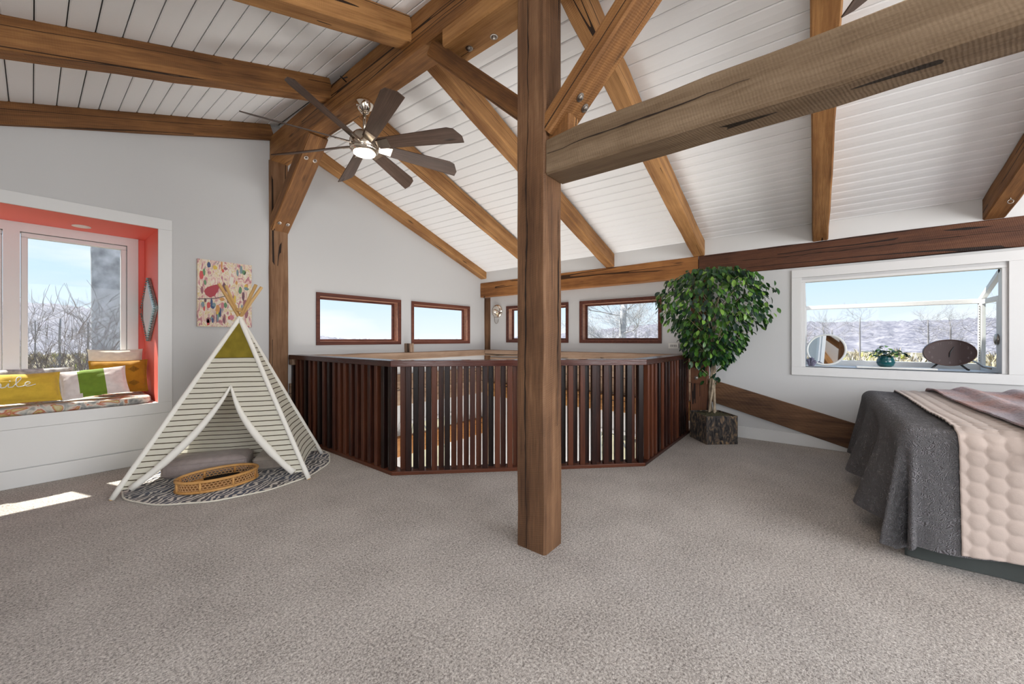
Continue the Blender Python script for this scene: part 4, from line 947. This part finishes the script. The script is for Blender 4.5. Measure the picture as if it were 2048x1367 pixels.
for k in range(NE):
    for sg in (-1, 1):
        a0 = 2*PI*k/NE; a1 = a0+sg*.16; mb.tube([ell(a0, .016), ell((a0+a1)/2, .05), ell(a1, .082)], .0024, 4, cap=False)
for z in (.030, .048, .066): mb.tube([ell(2*PI*k/NE, z) for k in range(NE+1)], .0028, 4, cap=False)
tag(mb.build('cane_weave', mat('cane', (.50, .28, .12), .6), rt), kind='stuff')
for k in range(8): a = 2*PI*(k+.35)/8; mb = MB(); mb.tube([ell(a, .01, 1.01), ell(a, .088, 1.01)], .009, 8); mb.build('upright', M['rattan'], rt, smooth=True)
tb_ = MB(); tb_.box((-.115, -.08, 0), (.115, .08, .014)); o = tb_.build('tablet_case', mat('black_leather', (.012, .011, .011), .75, spec=.2), None, loc=tuple(onz(446, 953, .024).xy)+(.0200,), rot=(0, 0, ang_b+.25), angle=.004); tag(o, 'flat black tablet case lying in the rattan tray', 'case')

# floor cushions in the teepee
m_fc = [fabric('taupe_fabric', (.36, .30, .285), bs=120), fabric('grey_taupe_fabric', (.38, .33, .29), bs=120)]
def floor_cushion(c, w_, d_, h_, rz, m, label):
    e = empty('floor_cushion', (c[0], c[1], .0095), rz); tag(e, label, 'cushion', 'floor cushions in the teepee')
    mb = MB(); N_ = 64
    prof = [(.93, 0), (.985, .012), (1.0, h_*.22), (1.0, h_*.62), (.985, h_*.75), (.90, h_*.90), (.7, h_*.97), (.4, h_*1.0), (.02, h_*.99)]
    for k_, z in prof:
        for k in range(N_):
            a = 2*PI*k/N_; cx, sx = math.cos(a), math.sin(a); e_ = .22
            tuft = 1+.012*math.cos(k*PI/2)*(1 if .2*h_ < z < .7*h_ else 0)
            mb.v.append((w_/2*k_*tuft*math.copysign(abs(cx)**e_, cx), d_/2*k_*tuft*math.copysign(abs(sx)**e_, sx), z+.004*noise.noise(Vector((cx*3, sx*3, z*9)))))
    for j in range(len(prof)-1):
        for k in range(N_): mb.f.append((j*N_+k, j*N_+(k+1) % N_, (j+1)*N_+(k+1) % N_, (j+1)*N_+k)); mb.m.append(0)
    mb.f.append(tuple(range(N_-1, -1, -1))); mb.f.append(tuple((len(prof)-1)*N_+k for k in range(N_))); mb.m += [0, 0]
    mb.build('body', m, e, smooth=True)
    for z in (h_*.16, h_*.72):
        mb = MB(); mb.tube([(w_/2*1.005*math.copysign(abs(math.cos(a))**.22, math.cos(a)), d_/2*1.005*math.copysign(abs(math.sin(a))**.22, math.sin(a)), z) for a in [2*PI*k/64 for k in range(65)]], .005, 6, cap=False); mb.build('piping', m, e, smooth=True)
A_DIR = math.atan2(-.540, .841)
floor_cushion((1.01, 4.315), .62, .30, .15, A_DIR+.06, m_fc[0], 'larger taupe tufted cushion on the left inside the teepee')
floor_cushion((1.475, 4.03), .36, .34, .12, A_DIR+.02, m_fc[1], 'smaller grey taupe cushion on the right inside the teepee')

# ================================================================== potted tree
tr = empty('potted_tree', (5.03, .945, 0)); tag(tr, 'leafy artificial ficus tree in a square bark planter', 'tree')
def bark_mat():
    m = mat('bark_planter', (.1, .08, .06), .85); n, l = N(m); b = n['Principled BSDF']; t = n.new('ShaderNodeTexCoord')
    mpn = n.new('ShaderNodeMapping'); mpn.inputs['Scale'].default_value = (18, 18, 9); l.new(t.outputs['Object'], mpn.inputs[0])
    z = n.new('ShaderNodeTexNoise'); z.inputs['Scale'].default_value = 1; z.inputs['Detail'].default_value = 6; z.inputs['Distortion'].default_value = 1.6; l.new(mpn.outputs[0], z.inputs['Vector'])
    r = n.new('ShaderNodeValToRGB'); e = r.color_ramp.elements; e[0].position = .34; e[0].color = (.012, .011, .012, 1); e[1].position = .72; e[1].color = (.34, .23, .12, 1)
    for q_, c in ((.48, (.055, .048, .045)), (.58, (.15, .105, .07))): x = e.new(q_); x.color = (*c, 1)
    l.new(z.outputs[0], r.inputs[0]); l.new(r.outputs[0], b.inputs['Base Color'])
    bp = n.new('ShaderNodeBump'); bp.inputs['Strength'].default_value = .8; bp.inputs['Distance'].default_value = .015; l.new(z.outputs[0], bp.inputs['Height']); l.new(bp.outputs[0], b.inputs['Normal']); return m
M['bark'] = bark_mat(); PR = math.atan2(-.748, .664)
S_ = .185; mb = MB(); ro = Matrix.Rotation(PR, 2)
def pot_ring(k, z): return [tuple(ro @ Vector((S_*k*sx, S_*k*sy)))+(z,) for sx, sy in ((-1, -1), (1, -1), (1, 1), (-1, 1))]
lv = [(1.0, 0), (1.0, .325), (.93, .325), (.93, .29)]
for k, z in lv: mb.v += pot_ring(k, z)
for j in range(3):
    for k in range(4): mb.f.append((j*4+k, j*4+(k+1) % 4, (j+1)*4+(k+1) % 4, (j+1)*4+k)); mb.m.append(0)
mb.f += [(3, 2, 1, 0), (12, 13, 14, 15)]; mb.m += [0, 0]; mb.build('planter', M['bark'], tr, angle=.006)
mb = MB(); mb.grid(lambda u, v: tuple(ro @ Vector(((u-.5)*2*S_*.92, (v-.5)*2*S_*.92)))+(.305+.022*noise.noise(Vector((u*9, v*9, 3)))+.03*math.sin(PI*u)*math.sin(PI*v),), 24, 24); mb.build('moss', mat('moss', (.055, .050, .022), .95, bump=.8, bscale=70, var=.4, vscale=40), tr, smooth=True)
rt_ = random.Random(23); m_tr = mat('tree_stem', (.34, .27, .19), .8, bump=.5, bscale=60, var=.35, vscale=20)
CR = Vector((-.02, 0)); tips = []
for k in range(4):
    a0 = k*PI/2+.4; mb = MB(); pts = []
    for q_ in range(15):
        t = q_/14; a = a0+t*2.6; r = .030*(1-.3*t)+.012*math.sin(t*6+k); pts.append((r*math.cos(a), r*math.sin(a), .29+t*.75))
    mb.tube(pts, [.014-.003*t/14 for t in range(15)], 10); mb.build('stem', m_tr, tr, smooth=True)
def Rz(z):
    pr = [(.92, .12), (1.0, .24), (1.15, .36), (1.35, .48), (1.6, .60), (1.78, .60), (1.9, .50), (2.0, .33), (2.06, .10)]
    for (a, ra), (b, rb) in zip(pr, pr[1:]):
        if a <= z <= b: return ra+(rb-ra)*(z-a)/(b-a)
    return .1
brm = MB()
for k in range(46):
    z = rt_.uniform(1.0, 1.98); a = rt_.uniform(0, 2*PI); r = Rz(z)*rt_.uniform(.75, .98); p1 = Vector((r*math.cos(a), r*math.sin(a), z))
    if p1.x > .30: p1.x = .30
    p0 = Vector((.02*math.cos(a), .02*math.sin(a), max(.95, z-.25-.3*r))); mid = p0.lerp(p1, .5)+Vector((0, 0, .06)); brm.tube([p0, mid, p1], [.006, .004, .002], 5); tips.append((p0, mid, p1))
brm.tube([(0, 0, 1.0), (0.01, 0, 1.5), (0, .01, 1.95)], [.014, .010, .004], 8)
for z, a in ((.80, 2.3), (.72, 3.6), (.86, 3.9), (.68, .6)):
    p1 = Vector((.13*math.cos(a), .13*math.sin(a), z+.04)); brm.tube([(0.02*math.cos(a), .02*math.sin(a), z-.06), p1], .003, 5); tips.append((Vector((.02, 0, z-.06)), p1*.6+Vector((0, 0, z*.4)), p1))
tag(brm.build('branches', m_tr, tr, smooth=True), kind='stuff')
lm = [leaf_mesh(.078, .043, m) for m in m_leafs]
def leaf_spot():
    while True:
        z = .93+1.12*rt_.random()**.85; a = rt_.uniform(0, 2*PI); k = rt_.random()**.45; r = Rz(z)*k*(1+.38*noise.noise(Vector((math.cos(a)*2.2, math.sin(a)*2.2, z*4.5))))
        r = min(r, .64)
        p = Vector((r*math.cos(a), r*math.sin(a), z))
        if p.x > .26: continue
        return p, a, k
def leaf_rot(a): return Matrix.Rotation(a+rt_.uniform(-1.1, 1.1), 4, 'Z') @ Matrix.Rotation(rt_.uniform(.35, 1.25), 4, 'Y') @ Matrix.Rotation(rt_.uniform(-.7, .7), 4, 'X')
cand = []
for k in range(2150): p, a, q_ = leaf_spot(); cand.append((p, a))
for (p0, mid, p1) in tips[-4:]:
    for k in range(7): cand.append((p1+Vector((rt_.uniform(-.05, .05), rt_.uniform(-.05, .05), rt_.uniform(-.04, .05))), rt_.uniform(0, 6.28)))
for (sx_, sy_, dd) in ((1527, 612, 4.5), (1500, 625, 4.45), (1332, 560, 4.75), (1345, 640, 4.7), (1440, 540, 4.4), (1475, 548, 4.5), (1505, 545, 4.6), (1490, 690, 4.35), (1360, 672, 4.6), (1375, 725, 4.5)):
    w_ = EYE+ray(sx_, sy_)*dd-Vector((5.03, .945, 0)); w_.x = min(w_.x, .26); c0_ = Vector((w_.x*.35, w_.y*.35, w_.z-.02))
    for k in range(12): q_ = (k+3)/14; cand.append((c0_.lerp(w_, q_)+Vector((rt_.uniform(-.02, .02), rt_.uniform(-.02, .02), rt_.uniform(-.03, .03))), math.atan2(w_.y, w_.x)+rt_.uniform(-1, 1)))
cand.sort(key=lambda c: c[0].x*.98+c[0].y*.18)      # nearest the room first
near = cand[:300]; rest = cand[300:]
for p, a in near:
    o = link('leaf', lm[rt_.choices([0, 1, 2, 3], [4, 4, 2, 2])[0]], tr); o.matrix_local = Matrix.Translation(p) @ leaf_rot(a) @ Matrix.Scale(rt_.uniform(.75, 1.1), 4)
mb = MB(); src = [lm[0], lm[1], lm[2], lm[3]]; lvs = [v.co.copy() for v in lm[0].vertices]; lfs = [tuple(f.vertices) for f in lm[0].polygons]
for p, a in rest:
    mx_ = Matrix.Translation(p) @ leaf_rot(a) @ Matrix.Scale(rt_.uniform(.75, 1.1), 4); b0 = len(mb.v); mi = rt_.choices([0, 1, 2, 3], [4, 4, 1, 3])[0]
    mb.v += [tuple(mx_ @ v) for v in lvs]; mb.f += [tuple(b0+i for i in f) for f in lfs]; mb.m += [mi]*len(lfs)
tag(mb.build('inner_foliage', m_leafs, tr, smooth=True), kind='stuff')

# ================================================================== outside
GZ = -3.2
def fz(r): return GZ+2.7*min(1.0, max(0, (r-12)/85))**1.3
m_field = mat('winter_field', (.19, .165, .105), .95, var=.45, vscale=.22)
mb = MB()
def field(u, v):
    r = 7.5+v*v*92; a = u*2*PI; return (r*math.cos(a)+2, r*math.sin(a)+1, fz(r)-.05+.3*noise.noise(Vector((r*math.cos(a)*.05, r*math.sin(a)*.05, 0)))*min(1, v*4))
mb.grid(field, 96, 24); tag(mb.build('ground_outside', m_field, smooth=True), 'dry winter field outside the windows', kind='structure')
def woods_mat():
    m = mat('winter_woods', (.3, .3, .35), .95); n, l = N(m); b = n['Principled BSDF']; t = n.new('ShaderNodeTexCoord')
    mpn = n.new('ShaderNodeMapping'); mpn.inputs['Scale'].default_value = (.7, .7, .45); l.new(t.outputs['Object'], mpn.inputs[0])
    z = n.new('ShaderNodeTexNoise'); z.inputs['Scale'].default_value = 1; z.inputs['Detail'].default_value = 9; z.inputs['Roughness'].default_value = .8; l.new(mpn.outputs[0], z.inputs['Vector'])
    r = n.new('ShaderNodeValToRGB'); e = r.color_ramp.elements; e[0].position = .38; e[0].color = (.06, .06, .085, 1); e[1].position = .62; e[1].color = (.26, .25, .265, 1); x = e.new(.5); x.color = (.14, .137, .17, 1)
    l.new(z.outputs[0], r.inputs[0]); l.new(r.outputs[0], b.inputs['Base Color']); return m
M['woods'] = woods_mat()
mb = MB()
def woods(u, v):
    a = u*2*PI; r = 88+v*70; hN = 6.0+2.0*noise.noise(Vector((math.cos(a)*2.2, math.sin(a)*2.2, 0)))-5.0*max(0, math.cos((a-.95)*2.6) if abs(a-.95) < .6 else 0)+4*max(0, math.cos((a-1.6)*3) if abs(a-1.6) < .5 else 0)
    z = -1.25+(hN+1.25)*math.sin(PI/2*min(1, v*1.15))
    z += (.6*noise.noise(Vector((a*40, v*9, 3)))+.55*noise.noise(Vector((a*260, v*30, 7))))*min(1, v*3)
    return (r*math.cos(a), r*math.sin(a), z)
mb.grid(woods, 1600, 14); tag(mb.build('wooded_hills', M['woods'], smooth=True), 'hazy bare wooded hills on the horizon', 'hills', kind='stuff')
rb = random.Random(31)
def branch(mb, p, d, L, r, depth, kink=.25):
    n_ = 4; pts = [p]; rad = [r]; q_ = p.copy(); dd = d.copy()
    for i in range(n_):
        dd = (dd+Vector((rb.uniform(-kink, kink), rb.uniform(-kink, kink), rb.uniform(-kink*.6, kink*.8)))).normalized(); q_ = q_+dd*(L/n_); pts.append(q_.copy()); rad.append(r*(1-.45*(i+1)/n_))
    mb.tube(pts, rad, 5 if r > .02 else 3, cap=False)
    if depth <= 0: return
    for i in range(1, n_+1):
        for _ in range(2 if i < n_ else 3):
            nd = (dd*.7+Vector((rb.uniform(-1, 1), rb.uniform(-1, 1), rb.uniform(-.35, .9)))*.8).normalized(); branch(mb, pts[i], nd, L*rb.uniform(.42, .66), max(.0035, rad[i]*.5), depth-1, kink)
m_bk = mat('grey_bark', (.42, .42, .44), .9, bump=.4, bscale=30, var=.4, vscale=4); m_tw = mat('twig_brown', (.16, .13, .115), .9)
def bare_tree(loc, h, r, depth, m, label, trunk=True, group=None, spread=.6):
    e = empty('bare_tree', loc); tag(e, label, 'tree', group)
    mb = MB()
    if trunk:
        pts = [Vector((.05*math.sin(k*.8)*k/8, .05*math.cos(k*1.1)*k/8, h*k/8)) for k in range(9)]; mb.tube(pts, [r*(1.15 if k == 0 else 1-.35*k/8) for k in range(9)], 14); mb.build('trunk', m, e, smooth=True); mb = MB()
        for k in range(4, 9):
            for _ in range(2): a = rb.uniform(0, 6.28); branch(mb, pts[k], Vector((math.cos(a), math.sin(a), rb.uniform(.1, .7))).normalized(), h*.30, r*.16, depth)
    else:
        for k in range(5): a = rb.uniform(0, 6.28); branch(mb, Vector((0, 0, 0)), Vector((math.cos(a)*.25, math.sin(a)*.25, 1)).normalized(), h*.55, r, depth)
    tag(mb.build('branches', m, e), kind='stuff'); return e
bare_tree((1.02, 12.0, GZ), 11.0, .30, 2, m_bk, 'large pale grey tree trunk close outside the window seat')
bare_tree((.36, 10.0, GZ), 4.9, .042, 3, m_tw, 'tangled bare small tree left of the pale trunk outside the window seat', trunk=False)
bare_tree((-1.6, 13.0, GZ), 4.8, .05, 3, m_tw, 'bare shrub tree at the left outside the window seat', trunk=False)
bare_tree((16.0, 6.5, GZ), 6.2, .20, 3, m_bk, 'bare tree seen through the window beside the potted tree')
bare_tree((14.0, 1.0, GZ), 5.0, .06, 3, m_tw, 'bare shrub tree behind the round mirror outside the garden window', trunk=False)
far0 = bare_tree((0, 0, GZ), 6.0, .10, 2, mat('far_bark', (.20, .19, .20), .9), 'distant bare tree standing in the field towards the hills', group='distant bare trees outside')
spots = []
for k in range(46):
    a = rb.uniform(-.45, .5) if k % 3 else rb.uniform(1.42, 1.75); r = rb.uniform(38, 80); spots.append((r*math.cos(a), r*math.sin(a)))
for k, (x, y) in enumerate(spots):
    o = far0 if k == 0 else copy_tree(far0)
    o.location = (x, y, fz(math.hypot(x, y))-.15); s_ = rb.uniform(.6, 1.0); o.scale = (s_, s_, s_); o.rotation_euler = (0, 0, rb.uniform(0, 6.28))
sh = MB()
for k in range(5200):
    a = rb.uniform(-.5, 1.8); r = 14+66*rb.random()**.8; c = Vector((r*math.cos(a), r*math.sin(a), fz(r)-.05)); hgt = rb.uniform(.5, 1.5)*(1 if r > 22 else .7); mi = rb.choices([0, 1, 2], [5, 3, 1.2])[0]
    for q_ in range(6):
        b = rb.uniform(0, 6.28); w_ = rb.uniform(.03, .07)*(r/30+.4); t_ = Vector((math.cos(b)*hgt*.45, math.sin(b)*hgt*.45, hgt*rb.uniform(.6, 1))); sd2 = Vector((-math.sin(b), math.cos(b), 0))*w_
        sh.face([c-sd2, c+sd2, c+t_], mi)
tag(sh.build('field_brush', [mat('brush_tan', (.40, .34, .23), .95), mat('brush_grey', (.33, .31, .30), .95), mat('brush_green', (.42, .43, .09), .95)]), 'dry tan and yellow green brush covering the field', 'brush', kind='stuff')
